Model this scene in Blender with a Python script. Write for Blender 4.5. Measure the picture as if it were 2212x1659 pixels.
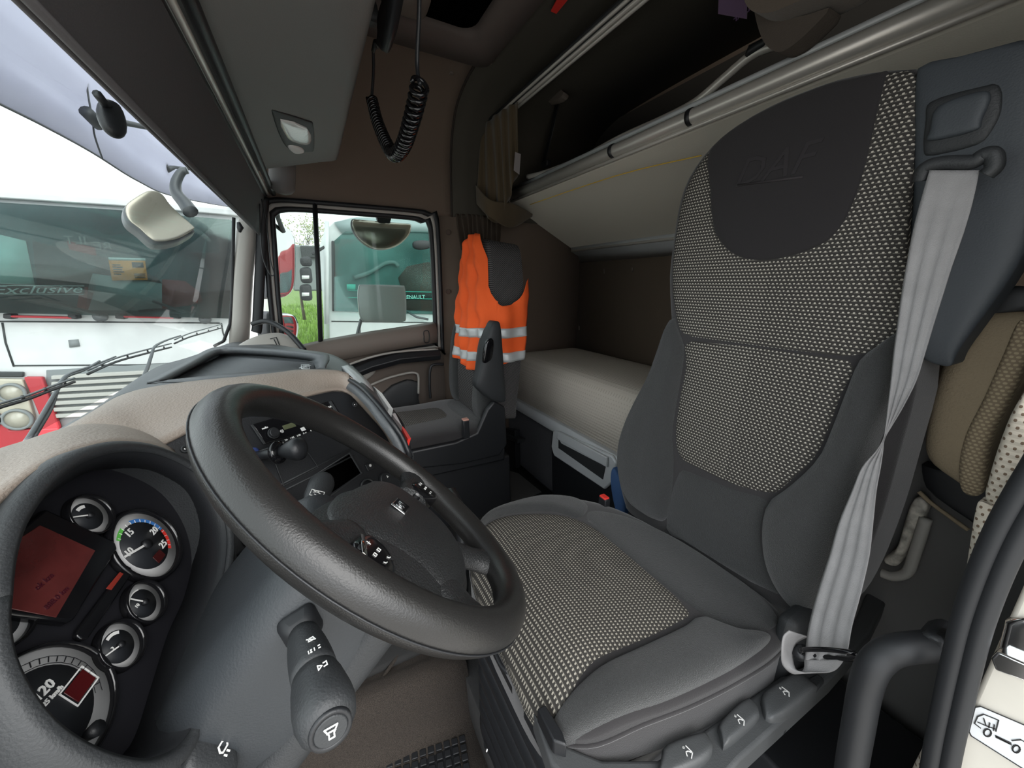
import bpy, bmesh, random
from math import *
from mathutils import Vector as V, Matrix
random.seed(4)
for o in list(bpy.data.objects): bpy.data.objects.remove(o)
SC = bpy.context.scene
COL = SC.collection
# ---------------------------------------------------------------- camera
FPX = 800.0; CU, CV = 1106.0, 829.5
pt = atan(217/FPX); ya = atan(441/sqrt(FPX*FPX+217*217))
EYE = V((0, 0, 1.255))
FW = V((cos(pt)*cos(ya), -cos(pt)*sin(ya), -sin(pt)))
RT = V((-sin(ya), -cos(ya), 0))
UP = V((sin(pt)*cos(ya), -sin(pt)*sin(ya), cos(pt)))
cam = bpy.data.cameras.new('camera'); co = bpy.data.objects.new('camera', cam); COL.objects.link(co)
co.matrix_world = Matrix(((RT.x, UP.x, -FW.x, EYE.x), (RT.y, UP.y, -FW.y, EYE.y), (RT.z, UP.z, -FW.z, EYE.z), (0, 0, 0, 1)))
cam.sensor_width = 36; cam.lens = 36*FPX/2212; cam.clip_start = 0.01; cam.clip_end = 500
SC.camera = co
# ---------------------------------------------------------------- sky (bright overcast), soft sun
w = bpy.data.worlds.new('overcast'); SC.world = w; w.use_nodes = True
bg = w.node_tree.nodes['Background']; bg.inputs[0].default_value = (0.93, 0.965, 1.0, 1); bg.inputs[1].default_value = 2.6
sun = bpy.data.lights.new('sun', 'SUN'); sun.energy = 2.2; sun.angle = 0.9; sun.color = (1, .97, .93)
so = bpy.data.objects.new('sun', sun); COL.objects.link(so)
so.rotation_euler = V((0.75, 0.16, -0.62)).to_track_quat('-Z', 'Y').to_euler()
SC.view_settings.view_transform = 'Standard'; SC.view_settings.look = 'None'
SC.view_settings.exposure = 0.42; SC.view_settings.gamma = 1; SC.view_settings.use_curve_mapping = False
# ---------------------------------------------------------------- camera matching helpers: a sight line meets a real plane
def ray(u, v): return FW + RT*((u-CU)/FPX) - UP*((v-CV)/FPX)
def P(u, v, x=None, y=None, z=None):
    d = ray(u, v)
    k = (x-EYE.x)/d.x if x is not None else (y-EYE.y)/d.y if y is not None else (z-EYE.z)/d.z
    return EYE + d*k
class Fr:                                   # a local frame
    def __init__(s, o, ex, ey): s.o = V(o); s.x = V(ex).normalized(); s.y = V(ey).normalized(); s.n = s.x.cross(s.y)
    def p(s, a, b, h=0): return s.o + s.x*a + s.y*b + s.n*h
    def l(s, u, v, h=0):
        o = s.o + s.n*h; d = ray(u, v); q = EYE + d*((o-EYE).dot(s.n)/d.dot(s.n)) - o
        return (q.dot(s.x), q.dot(s.y))
    def w(s, u, v, h=0): a = s.l(u, v, h); return s.p(a[0], a[1], h)
    def sh(s, h): return Fr(s.o+s.n*h, s.x, s.y)
# ---------------------------------------------------------------- materials
def mat(name, rgb, rough=.6, metal=0, bump=None, var=None, coat=0, sheen=0, spec=None, alpha=None):
    m = bpy.data.materials.new(name); m.use_nodes = True; nt = m.node_tree; b = nt.nodes['Principled BSDF']
    b.inputs['Base Color'].default_value = (*rgb, 1); b.inputs['Roughness'].default_value = rough; b.inputs['Metallic'].default_value = metal
    if coat: b.inputs['Coat Weight'].default_value = coat; b.inputs['Coat Roughness'].default_value = .1
    if sheen: b.inputs['Sheen Weight'].default_value = sheen; b.inputs['Sheen Roughness'].default_value = .5
    if spec is not None: b.inputs['Specular IOR Level'].default_value = spec
    tc = nt.nodes.new('ShaderNodeTexCoord')
    if bump:
        n = nt.nodes.new('ShaderNodeTexNoise'); n.inputs['Scale'].default_value = bump[0]; n.inputs['Detail'].default_value = 3
        nt.links.new(tc.outputs['Object'], n.inputs['Vector'])
        k = nt.nodes.new('ShaderNodeBump'); k.inputs['Strength'].default_value = bump[1]; k.inputs['Distance'].default_value = .002
        nt.links.new(n.outputs['Fac'], k.inputs['Height']); nt.links.new(k.outputs['Normal'], b.inputs['Normal'])
    if var:
        n = nt.nodes.new('ShaderNodeTexNoise'); n.inputs['Scale'].default_value = var[0]; n.inputs['Detail'].default_value = 5
        nt.links.new(tc.outputs['Object'], n.inputs['Vector'])
        r = nt.nodes.new('ShaderNodeMix'); r.data_type = 'RGBA'
        r.inputs[6].default_value = (*[c*(1-var[1]) for c in rgb], 1); r.inputs[7].default_value = (*[min(1, c*(1+var[1])) for c in rgb], 1)
        st = nt.nodes.new('ShaderNodeMapRange'); st.inputs[1].default_value = .35; st.inputs[2].default_value = .65
        nt.links.new(n.outputs['Fac'], st.inputs[0]); nt.links.new(st.outputs[0], r.inputs[0]); nt.links.new(r.outputs[2], b.inputs['Base Color'])
    return m
def M2(nt, op, a, b=None):
    n = nt.nodes.new('ShaderNodeMath'); n.operation = op
    for i, q in enumerate((a, b)):
        if q is None: continue
        if isinstance(q, (int, float)): n.inputs[i].default_value = q
        else: nt.links.new(q, n.inputs[i])
    return n.outputs[0]
def dotted(name, base, dot, pu, pv, ra, rb, rough=.85, stag=.5, line=0.0):
    """woven cloth: staggered light stitches on a dark ribbed ground, laid in metres along the UVs"""
    m = bpy.data.materials.new(name); m.use_nodes = True; nt = m.node_tree; b = nt.nodes['Principled BSDF']; b.inputs['Roughness'].default_value = rough
    uv = nt.nodes.new('ShaderNodeTexCoord'); sp = nt.nodes.new('ShaderNodeSeparateXYZ'); nt.links.new(uv.outputs['UV'], sp.inputs[0])
    V_ = M2(nt, 'DIVIDE', sp.outputs[1], pv); row = M2(nt, 'FLOOR', V_)
    U_ = M2(nt, 'ADD', M2(nt, 'DIVIDE', sp.outputs[0], pu), M2(nt, 'MULTIPLY', M2(nt, 'MODULO', row, 2), stag))
    fu = M2(nt, 'SUBTRACT', M2(nt, 'FRACT', U_), .5); fv = M2(nt, 'SUBTRACT', M2(nt, 'FRACT', V_), .5)
    d = M2(nt, 'ADD', M2(nt, 'POWER', M2(nt, 'ABSOLUTE', M2(nt, 'DIVIDE', fu, ra)), 2.5), M2(nt, 'POWER', M2(nt, 'ABSOLUTE', M2(nt, 'DIVIDE', fv, rb)), 2.5))
    mk = M2(nt, 'LESS_THAN', d, 1)
    if line:
        col = M2(nt, 'MODULO', M2(nt, 'FLOOR', U_), 2)
        ln = M2(nt, 'MULTIPLY', M2(nt, 'LESS_THAN', M2(nt, 'ABSOLUTE', M2(nt, 'ADD', fv, .22)), .07), M2(nt, 'LESS_THAN', col, .5))
        mk = M2(nt, 'MAXIMUM', mk, M2(nt, 'MULTIPLY', ln, line))
    mx = nt.nodes.new('ShaderNodeMix'); mx.data_type = 'RGBA'; mx.inputs[6].default_value = (*base, 1); mx.inputs[7].default_value = (*dot, 1)
    nt.links.new(mk, mx.inputs[0]); nt.links.new(mx.outputs[2], b.inputs['Base Color'])
    k = nt.nodes.new('ShaderNodeBump'); k.inputs['Strength'].default_value = .6; k.inputs['Distance'].default_value = .002
    h = M2(nt, 'ADD', mk, M2(nt, 'MULTIPLY', M2(nt, 'ABSOLUTE', fv), -1.5)); nt.links.new(h, k.inputs['Height']); nt.links.new(k.outputs['Normal'], b.inputs['Normal'])
    return m
def glass(name, tint=(1, 1, 1), refl=.08, dirt=0.0):
    m = bpy.data.materials.new(name); m.use_nodes = True; nt = m.node_tree; nt.nodes.remove(nt.nodes['Principled BSDF'])
    out = nt.nodes['Material Output']; t = nt.nodes.new('ShaderNodeBsdfTransparent'); t.inputs[0].default_value = (*tint, 1)
    g = nt.nodes.new('ShaderNodeBsdfGlossy'); g.inputs['Roughness'].default_value = .02
    mx = nt.nodes.new('ShaderNodeMixShader'); lw = nt.nodes.new('ShaderNodeFresnel'); lw.inputs[0].default_value = 1.3
    nt.links.new(M2(nt, 'MULTIPLY', lw.outputs[0], refl*12), mx.inputs[0]); nt.links.new(t.outputs[0], mx.inputs[1]); nt.links.new(g.outputs[0], mx.inputs[2])
    last = mx.outputs[0]
    if dirt:
        d = nt.nodes.new('ShaderNodeBsdfDiffuse'); d.inputs[0].default_value = (.7, .72, .72, 1)
        n = nt.nodes.new('ShaderNodeTexNoise'); n.inputs['Scale'].default_value = 9; n.inputs['Detail'].default_value = 8
        m2 = nt.nodes.new('ShaderNodeMixShader'); nt.links.new(M2(nt, 'MULTIPLY', n.outputs['Fac'], dirt), m2.inputs[0]); nt.links.new(last, m2.inputs[1]); nt.links.new(d.outputs[0], m2.inputs[2]); last = m2.outputs[0]
    nt.links.new(last, out.inputs[0]); return m
# ---------------------------------------------------------------- scene-graph helpers
def tag(o, label=None, cat=None, group=None, kind=None):
    if label: o['label'] = label
    if cat: o['category'] = cat
    if group: o['group'] = group
    if kind: o['kind'] = kind
    return o
def thing(name, label, cat, loc=(0, 0, 0), group=None):
    o = bpy.data.objects.new(name, None); o.empty_display_size = .05; o.location = loc; COL.objects.link(o); return tag(o, label, cat, group)
def link(name, me, m, parent=None, smooth=True, bevel=0, seg=2, solid=0, sub=0, label=None, off=0):
    o = bpy.data.objects.new(name, me); COL.objects.link(o)
    for q in (m if isinstance(m, (list, tuple)) else [m]): me.materials.append(q)
    if smooth:
        for p in me.polygons: p.use_smooth = True
    # origin to the middle of the mesh
    if len(me.vertices):
        c = sum((v.co for v in me.vertices), V())/len(me.vertices)
        me.transform(Matrix.Translation(-c)); o.location = c
    if parent is not None:
        o.parent = parent; L = V((0, 0, 0)); q = parent
        while q is not None: L += q.location; q = q.parent
        o.location = o.location - L
    if sub: s = o.modifiers.new('sub', 'SUBSURF'); s.levels = s.render_levels = sub
    if solid: s = o.modifiers.new('solid', 'SOLIDIFY'); s.thickness = solid; s.offset = off
    if bevel:
        s = o.modifiers.new('bevel', 'BEVEL'); s.width = bevel; s.segments = seg; s.limit_method = 'ANGLE'; s.angle_limit = .6
        for p in me.polygons: p.use_smooth = True
        if hasattr(me, 'set_sharp_from_angle'): me.set_sharp_from_angle(angle=.7)
    if label: o['label'] = label
    return o
def mesh(vs, fs, uv=None):
    me = bpy.data.meshes.new('m'); me.from_pydata([tuple(v) for v in vs], [], fs)
    if uv:
        l = me.uv_layers.new(name='UVMap')
        for p in me.polygons:
            for li, vi in zip(p.loop_indices, p.vertices): l.data[li].uv = uv[vi]
    me.update(); return me
class MB:
    def __init__(s): s.v = []; s.f = []
    def add(s, vs, fs):
        b = len(s.v); s.v += [V(q) for q in vs]; s.f += [tuple(i+b for i in f) for f in fs]; return s
    def box(s, c, size, fr=None):
        c = V(c); X, Y, Z = (fr.x, fr.y, fr.n) if fr else (V((1, 0, 0)), V((0, 1, 0)), V((0, 0, 1)))
        a, b, d = size[0]/2, size[1]/2, size[2]/2
        vs = [c+X*i*a+Y*j*b+Z*k*d for i in (-1, 1) for j in (-1, 1) for k in (-1, 1)]
        return s.add(vs, [(0, 1, 3, 2), (4, 6, 7, 5), (0, 4, 5, 1), (2, 3, 7, 6), (0, 2, 6, 4), (1, 5, 7, 3)])
    def prism(s, pts, ext):
        n = len(pts); ext = V(ext); pts = [V(q) for q in pts]
        return s.add(pts+[q+ext for q in pts], [tuple(range(n)), tuple(range(2*n-1, n-1, -1))]+[(i, i+n, (i+1) % n+n, (i+1) % n) for i in range(n)])
    def tube(s, path, r, seg=10, flat=None):
        path = [V(q) for q in path]; n = len(path); rs = r if isinstance(r, (list, tuple)) else [r]*n
        T = [(path[min(i+1, n-1)]-path[max(i-1, 0)]).normalized() for i in range(n)]
        u = T[0].orthogonal().normalized() if flat is None else (V(flat)-T[0]*V(flat).dot(T[0])).normalized()
        vs = []
        for i in range(n):
            u = (u-T[i]*u.dot(T[i])).normalized(); w_ = T[i].cross(u)
            for k in range(seg):
                a = 2*pi*k/seg; q = rs[i]
                if isinstance(q, tuple): vs.append(path[i]+u*cos(a)*q[0]+w_*sin(a)*q[1])
                else: vs.append(path[i]+(u*cos(a)+w_*sin(a))*q)
        fs = [(i*seg+k, i*seg+(k+1) % seg, (i+1)*seg+(k+1) % seg, (i+1)*seg+k) for i in range(n-1) for k in range(seg)]
        fs += [tuple(range(seg-1, -1, -1)), tuple((n-1)*seg+k for k in range(seg))]
        return s.add(vs, fs)
    def loft(s, rings, cap=True):
        n = len(rings[0]); vs = [q for r in rings for q in r]; m = len(rings)
        fs = [(i*n+k, i*n+(k+1) % n, (i+1)*n+(k+1) % n, (i+1)*n+k) for i in range(m-1) for k in range(n)]
        if cap: fs += [tuple(range(n-1, -1, -1)), tuple((m-1)*n+k for k in range(n))]
        return s.add(vs, fs)
    def ob(s, name, m, parent=None, **k):
        me = mesh(s.v, s.f); bm = bmesh.new(); bm.from_mesh(me); bmesh.ops.recalc_face_normals(bm, faces=bm.faces); bm.to_mesh(me); bm.free()
        return link(name, me, m, parent, **k)
def cr(pts, n=8, closed=False):
    """Catmull-Rom through points (tuples or vectors)"""
    pts = [V(q) for q in pts]; N = len(pts); out = []
    for i in range(N if closed else N-1):
        p0, p1, p2, p3 = (pts[(i+k) % N] for k in (-1, 0, 1, 2)) if closed else (pts[max(i-1, 0)], pts[i], pts[i+1], pts[min(i+2, N-1)])
        for k in range(n):
            t = k/n; out.append(.5*((2*p1)+(p2-p0)*t+(2*p0-5*p1+4*p2-p3)*t*t+(3*p1-p0-3*p2+p3)*t**3))
    if not closed: out.append(pts[-1])
    return out
def rs(path, n):
    """resample to n points by length"""
    L = [0]
    for a, b in zip(path, path[1:]): L.append(L[-1]+(b-a).length)
    out = []; j = 0
    for i in range(n):
        t = L[-1]*i/(n-1)
        while j < len(L)-2 and L[j+1] < t: j += 1
        d = L[j+1]-L[j]; out.append(path[j].lerp(path[j+1], (t-L[j])/d if d else 0))
    return out
def grid(rows, name, m, parent=None, us=None, **k):
    R, Cn = len(rows), len(rows[0]); vs = [q for r in rows for q in r]
    ul = [0]*Cn; vl = [0]*R; mid = rows[R//2]
    for j in range(1, Cn): ul[j] = ul[j-1]+(V(mid[j])-V(mid[j-1])).length
    for i in range(1, R): vl[i] = vl[i-1]+(V(rows[i][Cn//2])-V(rows[i-1][Cn//2])).length
    fs = [(i*Cn+j, i*Cn+j+1, (i+1)*Cn+j+1, (i+1)*Cn+j) for i in range(R-1) for j in range(Cn-1)]
    return link(name, mesh(vs, fs, [(ul[j], vl[i]) for i in range(R) for j in range(Cn)]), m, parent, **k)
def surf(ctrl, name, m, parent=None, nu=6, nv=6, **k):
    rows = [cr(r, nu) for r in ctrl]; cols = [cr([r[j] for r in rows], nv) for j in range(len(rows[0]))]
    return grid([[c[i] for c in cols] for i in range(len(cols[0]))], name, m, parent, **k)
def skin(edgeA, edgeB, name, m, parent=None, n=40, steps=8, bulge=None, **k):
    """surface between two edge curves, optional bulge vector"""
    A = rs(cr(edgeA, 8), n); B = rs(cr(edgeB, 8), n); rows = []
    for i in range(steps+1):
        t = i/steps; rows.append([a.lerp(b, t)+(V(bulge)*4*t*(1-t) if bulge is not None else V()) for a, b in zip(A, B)])
    return grid(rows, name, m, parent, **k)
def pillow(name, out, fr, m, parent=None, puff=.01, thick=.03, fn=None, R=26, Cn=26, closed=True, smoothn=6, ex=3, label=None, raw=False, bt=0):
    """upholstered body: closed outline (s,t) in a frame, rounded front on fn(s,t), flat back"""
    poly = [(q[0], q[1]) for q in out] if raw else [(q.x, q.y) for q in cr([(a, b, 0) for a, b in out], smoothn, True)]
    fn = fn or (lambda s, t: 0)
    t0, t1 = min(q[1] for q in poly), max(q[1] for q in poly); e = (t1-t0)*1e-4; rows = []
    def sp(t):
        xs = []
        for (a, b), (c, d) in zip(poly, poly[1:]+poly[:1]):
            if (b <= t) != (d <= t): xs.append(a+(t-b)/(d-b)*(c-a))
        return (min(xs), max(xs)) if xs else None
    f = []; uv = []; vs = []
    def prof(x): return max(0.0, 1-abs(2*x-1)**ex)**.5
    for j in range(R+1):
        b = .5-.5*cos(pi*j/R); t = t0+e+(t1-t0-2*e)*b; s0, s1 = sp(t) or (0, 0)
        for i in range(Cn+1):
            a = .5-.5*cos(pi*i/Cn); s = s0+(s1-s0)*a; h = puff*prof(a)*prof(b)
            vs.append(fr.p(s, t, fn(s, t)+h)); uv.append((s, t))
    W = Cn+1; f = [(j*W+i, j*W+i+1, (j+1)*W+i+1, (j+1)*W+i) for j in range(R) for i in range(Cn)]
    if thick:
        b0 = len(vs); bd = [i for i in range(W)]+[j*W+Cn for j in range(1, R+1)]+[R*W+i for i in range(Cn-1, -1, -1)]+[j*W for j in range(R-1, 0, -1)]
        cx = sum(q[0] for q in poly)/len(poly); cy = sum(q[1] for q in poly)/len(poly)
        for i in bd: s, t = uv[i]; vs.append(fr.p(s+(s-cx)*bt, t+(t-cy)*bt, fn(s, t)-thick)); uv.append((s, t-thick))
        n = len(bd); f += [(bd[i], b0+i, b0+(i+1) % n, bd[(i+1) % n]) for i in range(n)]+[tuple(b0+n-1-i for i in range(n))]
    o = link(name, mesh(vs, f, uv), m, parent, label=label)
    if hasattr(o.data, 'set_sharp_from_angle'): o.data.set_sharp_from_angle(angle=1.0)
    return o
def disc(fr, c, r, h0, h1, name, m, parent, seg=28, r2=None, **k):
    mb = MB(); r2 = r if r2 is None else r2
    mb.loft([[fr.p(c[0]+cos(2*pi*i/seg)*q, c[1]+sin(2*pi*i/seg)*q, h) for i in range(seg)] for q, h in ((r, h0), (r2, h1))]); return mb.ob(name, m, parent, **k)
def ring(fr, c, prof, name, m, parent, seg=32, **k):
    """closed profile [(r,h)] revolved round the frame normal"""
    n = len(prof); vs = [fr.p(c[0]+cos(2*pi*i/seg)*r, c[1]+sin(2*pi*i/seg)*r, h) for i in range(seg) for r, h in prof]
    fs = [(i*n+k_, i*n+(k_+1) % n, ((i+1) % seg)*n+(k_+1) % n, ((i+1) % seg)*n+k_) for i in range(seg) for k_ in range(n)]
    return MB().add(vs, fs).ob(name, m, parent, **k)
def strokes(lines, fr, w_, h, name, m, parent, sc=1, o=(0, 0), rot=0, **k):
    mb = MB(); c, s = cos(rot), sin(rot)
    for ln in lines:
        for a, b in zip(ln, ln[1:]):
            a, b = [V((o[0]+(q[0]*c-q[1]*s)*sc, o[1]+(q[0]*s+q[1]*c)*sc, 0)) for q in (a, b)]; d = (b-a)
            if d.length < 1e-6: continue
            d.normalize(); n = V((-d.y, d.x, 0))*w_/2; a = a-d*w_*.3; b = b+d*w_*.3
            mb.prism([fr.p(*(a-n).xy, h), fr.p(*(b-n).xy, h), fr.p(*(b+n).xy, h), fr.p(*(a+n).xy, h)], fr.n*-.0006)
    return mb.ob(name, m, parent, smooth=False, **k)
def text(s, size, fr, o, h, name, m, parent, rot=0, ext=.0004, align='CENTER', shear=0, sx=1, bold=0, **k):
    cu = bpy.data.curves.new('t', 'FONT'); cu.body = s; cu.size = size; cu.extrude = ext; cu.align_x = align; cu.align_y = 'CENTER'; cu.shear = shear; cu.resolution_u = 2; cu.offset = bold
    ob = bpy.data.objects.new('t', cu); COL.objects.link(ob); dg = bpy.context.evaluated_depsgraph_get(); me = bpy.data.meshes.new_from_object(ob.evaluated_get(dg))
    bpy.data.objects.remove(ob)
    c, n = cos(rot), sin(rot)
    for v in me.vertices: a, b, z = v.co.x*sx, v.co.y, v.co.z; v.co = fr.p(o[0]+a*c-b*n, o[1]+a*n+b*c, h+z)
    return link(name, me, m, parent, smooth=False, **k)
def copy_tree(o, parent=None):
    c = o.copy(); COL.objects.link(c); c.parent = parent
    for ch in list(o.children): copy_tree(ch, c)
    return c
XZ = Fr((0, 0, 0), (1, 0, 0), (0, 0, 1))       # normal -y, faces rear
# ---------------------------------------------------------------- palette
m_beige = mat('beige dash skin', (.25, .205, .17), .5, bump=(260, .55), spec=.5)
m_taupe = mat('taupe headliner', (.155, .115, .088), .92, bump=(330, .3))
m_taupe2 = mat('taupe plastic', (.17, .14, .118), .65, bump=(350, .15))
m_bone = mat('bone plastic', (.36, .34, .31), .5)
m_blk = mat('black plastic', (.012, .013, .015), .45, bump=(500, .15))
m_blkg = mat('charcoal plastic', (.024, .026, .028), .55, bump=(420, .3))
m_slate = mat('slate plastic', (.026, .030, .034), .5, bump=(420, .2))
m_gloss = mat('gloss black', (.006, .006, .007), .12)
m_rub = mat('black rubber', (.011, .012, .014), .55)
m_rim = mat('rim leather grain', (.016, .0155, .015), .32, bump=(600, .2), spec=.5)
m_pad = mat('hub pad grain', (.020, .021, .022), .36, bump=(420, .8), spec=.6)
m_grey = mat('grey headliner plastic', (.16, .155, .148), .6, bump=(400, .15))
m_gvis = mat('grey vinyl', (.075, .07, .072), .7, bump=(300, .2))
m_seat = mat('charcoal seat cloth', (.028, .029, .029), .95, bump=(650, .9), var=(900, .35), sheen=.25)
m_seat2 = mat('seat suede', (.022, .020, .021), .95, bump=(500, .3), sheen=.3)
m_head = mat('headrest suede', (.014, .012, .013), .9, bump=(400, .2), sheen=.1)
m_dot = dotted('dotted seat cloth', (.030, .027, .024), (.50, .465, .40), .0076, .0070, .22, .20, line=.35)
m_dot2 = dotted('dotted cushion cloth', (.034, .031, .027), (.40, .37, .31), .0066, .0078, .23, .24, line=.3)
m_alu = mat('brushed aluminium', (.66, .63, .58), .36, .45, bump=(200, .05))
m_silv = mat('silver paint', (.56, .58, .59), .38, .1)
m_chr = mat('chrome', (.8, .8, .8), .12, 1)
m_white = mat('white print', (.8, .8, .78), .6)
m_body = mat('cream body paint', (.62, .59, .52), .35, var=(9, .05), coat=.3)
m_belt = mat('grey webbing', (.24, .235, .235), .75, bump=(800, .4), var=(30, .06))
m_matt = dotted('mattress ticking', (.60, .545, .47), (.48, .43, .36), .017, .015, .13, .2, rough=.95)
m_carp = mat('brown speckled carpet', (.040, .032, .026), .98, bump=(420, 1), var=(480, .5))
m_gcar = mat('grey carpet', (.07, .07, .078), .98, bump=(500, .8), var=(600, .2))
m_floor = mat('black floor mat', (.022, .022, .022), .8, bump=(600, .6))
m_red = mat('red plastic', (.75, .04, .03), .5)
m_wht = mat('white truck paint', (.60, .62, .62), .4, var=(4, .06), coat=.2)
m_orng = mat('orange mesh cloth', (1.0, .13, .02), .85, bump=(500, .4))
m_refl = mat('reflective band', (.6, .62, .62), .4, .2, bump=(300, .2))
m_brown = mat('brown curtain cloth', (.085, .06, .032), .95, bump=(300, .4), sheen=.2)
m_tan = mat('tan knit', (.3, .24, .16), .95, bump=(260, .8))
# ================================================================ SETTING
def struct(o): o['kind'] = 'structure'; return o
XW = 2.25
def boxs(name, a, b, m, parent=None, bevel=0, **k):
    a, b = V(a), V(b); return MB().box((a+b)/2, [abs(q) for q in (b-a)], ).ob(name, m, parent, bevel=bevel, **k)
# ground outside
gnd = struct(boxs('ground', (-40, -40, -1.4), (60, 60, -1.3), mat('yard gravel', (.42, .40, .37), .95, bump=(20, .5), var=(3, .2))))
# cab floor
struct(boxs('floor', (-.02, -1.8, -.26), (2.3, -.30, 0), m_floor))
struct(boxs('trim_14', (-.05, -.30, -.40), (.065, .62, -.13), m_blkg, bevel=.01))
fw = struct(boxs('floor_footwell', (.06, -.30, -.24), (2.3, .62, -.19), m_carp))
# far wall: rear part, over-door part and front part
wl = struct(boxs('wall_right', (XW, -1.8, -.2), (XW+.05, -.70, 2.0), m_taupe))
struct(boxs('wall_right_lower', (XW+.03, -.74, -.2), (XW+.08, .7, .5), m_blkg))
# curved over-door panel that rolls into the ceiling
def roofrow(y): return [V((XW-.0, y, 1.635)), V((XW-.012, y, 1.85)), V((XW-.04, y, 2.0)), V((XW-.12, y, 2.13)), V((XW-.27, y, 2.2)), V((XW-.5, y, 2.225)), V((1.2, y, 2.235)), V((-.05, y, 2.235))]
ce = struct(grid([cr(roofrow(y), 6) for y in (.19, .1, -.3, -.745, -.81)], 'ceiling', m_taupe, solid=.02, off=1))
struct(grid([cr([q-V((0, 0, .012)) if q.z > 2.1 else q-V((.012, 0, 0)) for q in roofrow(y)], 6) for y in (-.80, -.9, -1.2, -1.8)], 'ceiling_rear', mat('shade-darkened headliner', (.06, .053, .041), .92, bump=(330, .3)), solid=.02, off=1))  # headliner colour darkened to carry the shade above the upper bunk
struct(MB().tube([q-V((.004, 0, .002)) for q in cr(roofrow(-.795), 6)], .006, 8).ob('trim_1', mat('dark seam', (.03, .022, .018), .8)))
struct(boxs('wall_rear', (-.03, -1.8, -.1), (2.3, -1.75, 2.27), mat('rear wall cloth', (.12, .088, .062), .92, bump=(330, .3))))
struct(boxs('rear_shade_sheet', (.0, -1.752, 1.50), (2.25, -1.742, 2.2), mat('rear wall shade', (.03, .026, .020), .95)))  # added near-black sheet: shade on the upper rear wall put into colour
# front wall above the windscreen and under it, near-side wall above and below the open doorway
struct(boxs('wall_front', (-.05, .145, 1.87), (2.3, .32, 1.92), m_grey))
struct(boxs('wall_front_upper', (-.05, .145, 1.92), (2.3, .19, 2.25), m_grey))
struct(boxs('wall_front_lower', (.0, .66, -.25), (2.3, .70, .80), m_blkg))
struct(boxs('wall_left_top', (-.06, -1.8, 1.80), (-.02, .30, 2.25), m_grey))
struct(boxs('wall_left_rear', (-.02, -1.8, -.3), (.02, -.72, 2.25), m_grey))
struct(boxs('wall_left_front', (-.06, .50, -.3), (-.02, .72, 1.0), m_blkg))
# headliner screws
for u, v in ((1058, 178), (975, 156)): struct(disc(Fr(P(u, v, z=2.21), (1, 0, 0), (0, -1, 0)), (0, 0), .011, -.004, .008, 'trim_2', m_taupe2, None, seg=14, bevel=.002))
for u, v in ((968, 502), (968, 630)):
    f = Fr(P(u, v, x=XW), (0, -1, 0), (0, 0, 1)); struct(disc(f, (0, 0), .016, -.001, .007, 'trim_3', mat('plug', (.1, .07, .055), .7), None, seg=16, bevel=.003))
# ---------------------------------------------------------------- passenger door (closed) with window
door = thing('door_1', None, None, (XW, -.3, .3)); struct(door)
DY = Fr((XW-.006, 0, 0), (0, -1, 0), (0, 0, 1))       # door plane, s = -y, t = z, normal -x
def W2(u, v): return DY.l(u, v)
win = [W2(587, 458), W2(600, 448), W2(680, 452), W2(800, 461), W2(905, 469), W2(928, 480), W2(937, 505), W2(933, 700), W2(925, 705), W2(800, 722), W2(690, 741), W2(640, 748), W2(585, 752)]
outer = [(-.155, 1.62), (-.135, 1.64), (-.05, 1.652), (.25, 1.655), (.60, 1.655), (.67, 1.64), (.712, 1.59), (.705, .86), (.69, .85), (.4, .83), (.1, .80), (.0, .79), (-.19, .79)]
def frame_ring(A, B, h0, h1, name, m, parent, sm=4):
    a = rs(cr([V((*q, 0)) for q in A]+[V((*A[0], 0))], sm), 90); b = rs(cr([V((*q, 0)) for q in B]+[V((*B[0], 0))], sm), 90)
    return MB().add([DY.p(q.x, q.y, h) for L, h in ((a, h0), (a, h1), (b, h1), (b, h0)) for q in L],
        [(k*90+i, k*90+i+1, ((k+1) % 4)*90+i+1, ((k+1) % 4)*90+i) for k in range(4) for i in range(89)]).ob(name, m, parent)
def inset(A, d):
    c = (sum(q[0] for q in A)/len(A), sum(q[1] for q in A)/len(A)); return [(q[0]-d*(1 if q[0] > c[0] else -1)*min(1, abs(q[0]-c[0])*8), q[1]-d*(1 if q[1] > c[1] else -1)*min(1, abs(q[1]-c[1])*8)) for q in A]
frame_ring(outer, inset(outer, .02), -.03, .016, 'door_seal', m_rub, door)
frame_ring(inset(outer, .018), inset(outer, .034), -.03, .004, 'window_frame', m_bone, door)
frame_ring(inset(outer, .032), inset(inset(outer, .034), .02), -.03, .0, 'glass_gasket', m_rub, door)
gp = [DY.p(a, b, -.022) for a, b in inset(outer, .03)]
g1 = MB().prism(gp, (.004, 0, 0)).ob('window_1', glass('side glass', (.66, .71, .69), .05, 0), door, smooth=False)
# fixed quarter-light bar
MB().tube([P(680, 440, x=XW-.004), P(688, 600, x=XW-.004), P(693, 748, x=XW-.004)], [(.012, .02)]*3, 8, flat=(0, 1, 0)).ob('window_bar', m_rub, door)
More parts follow.
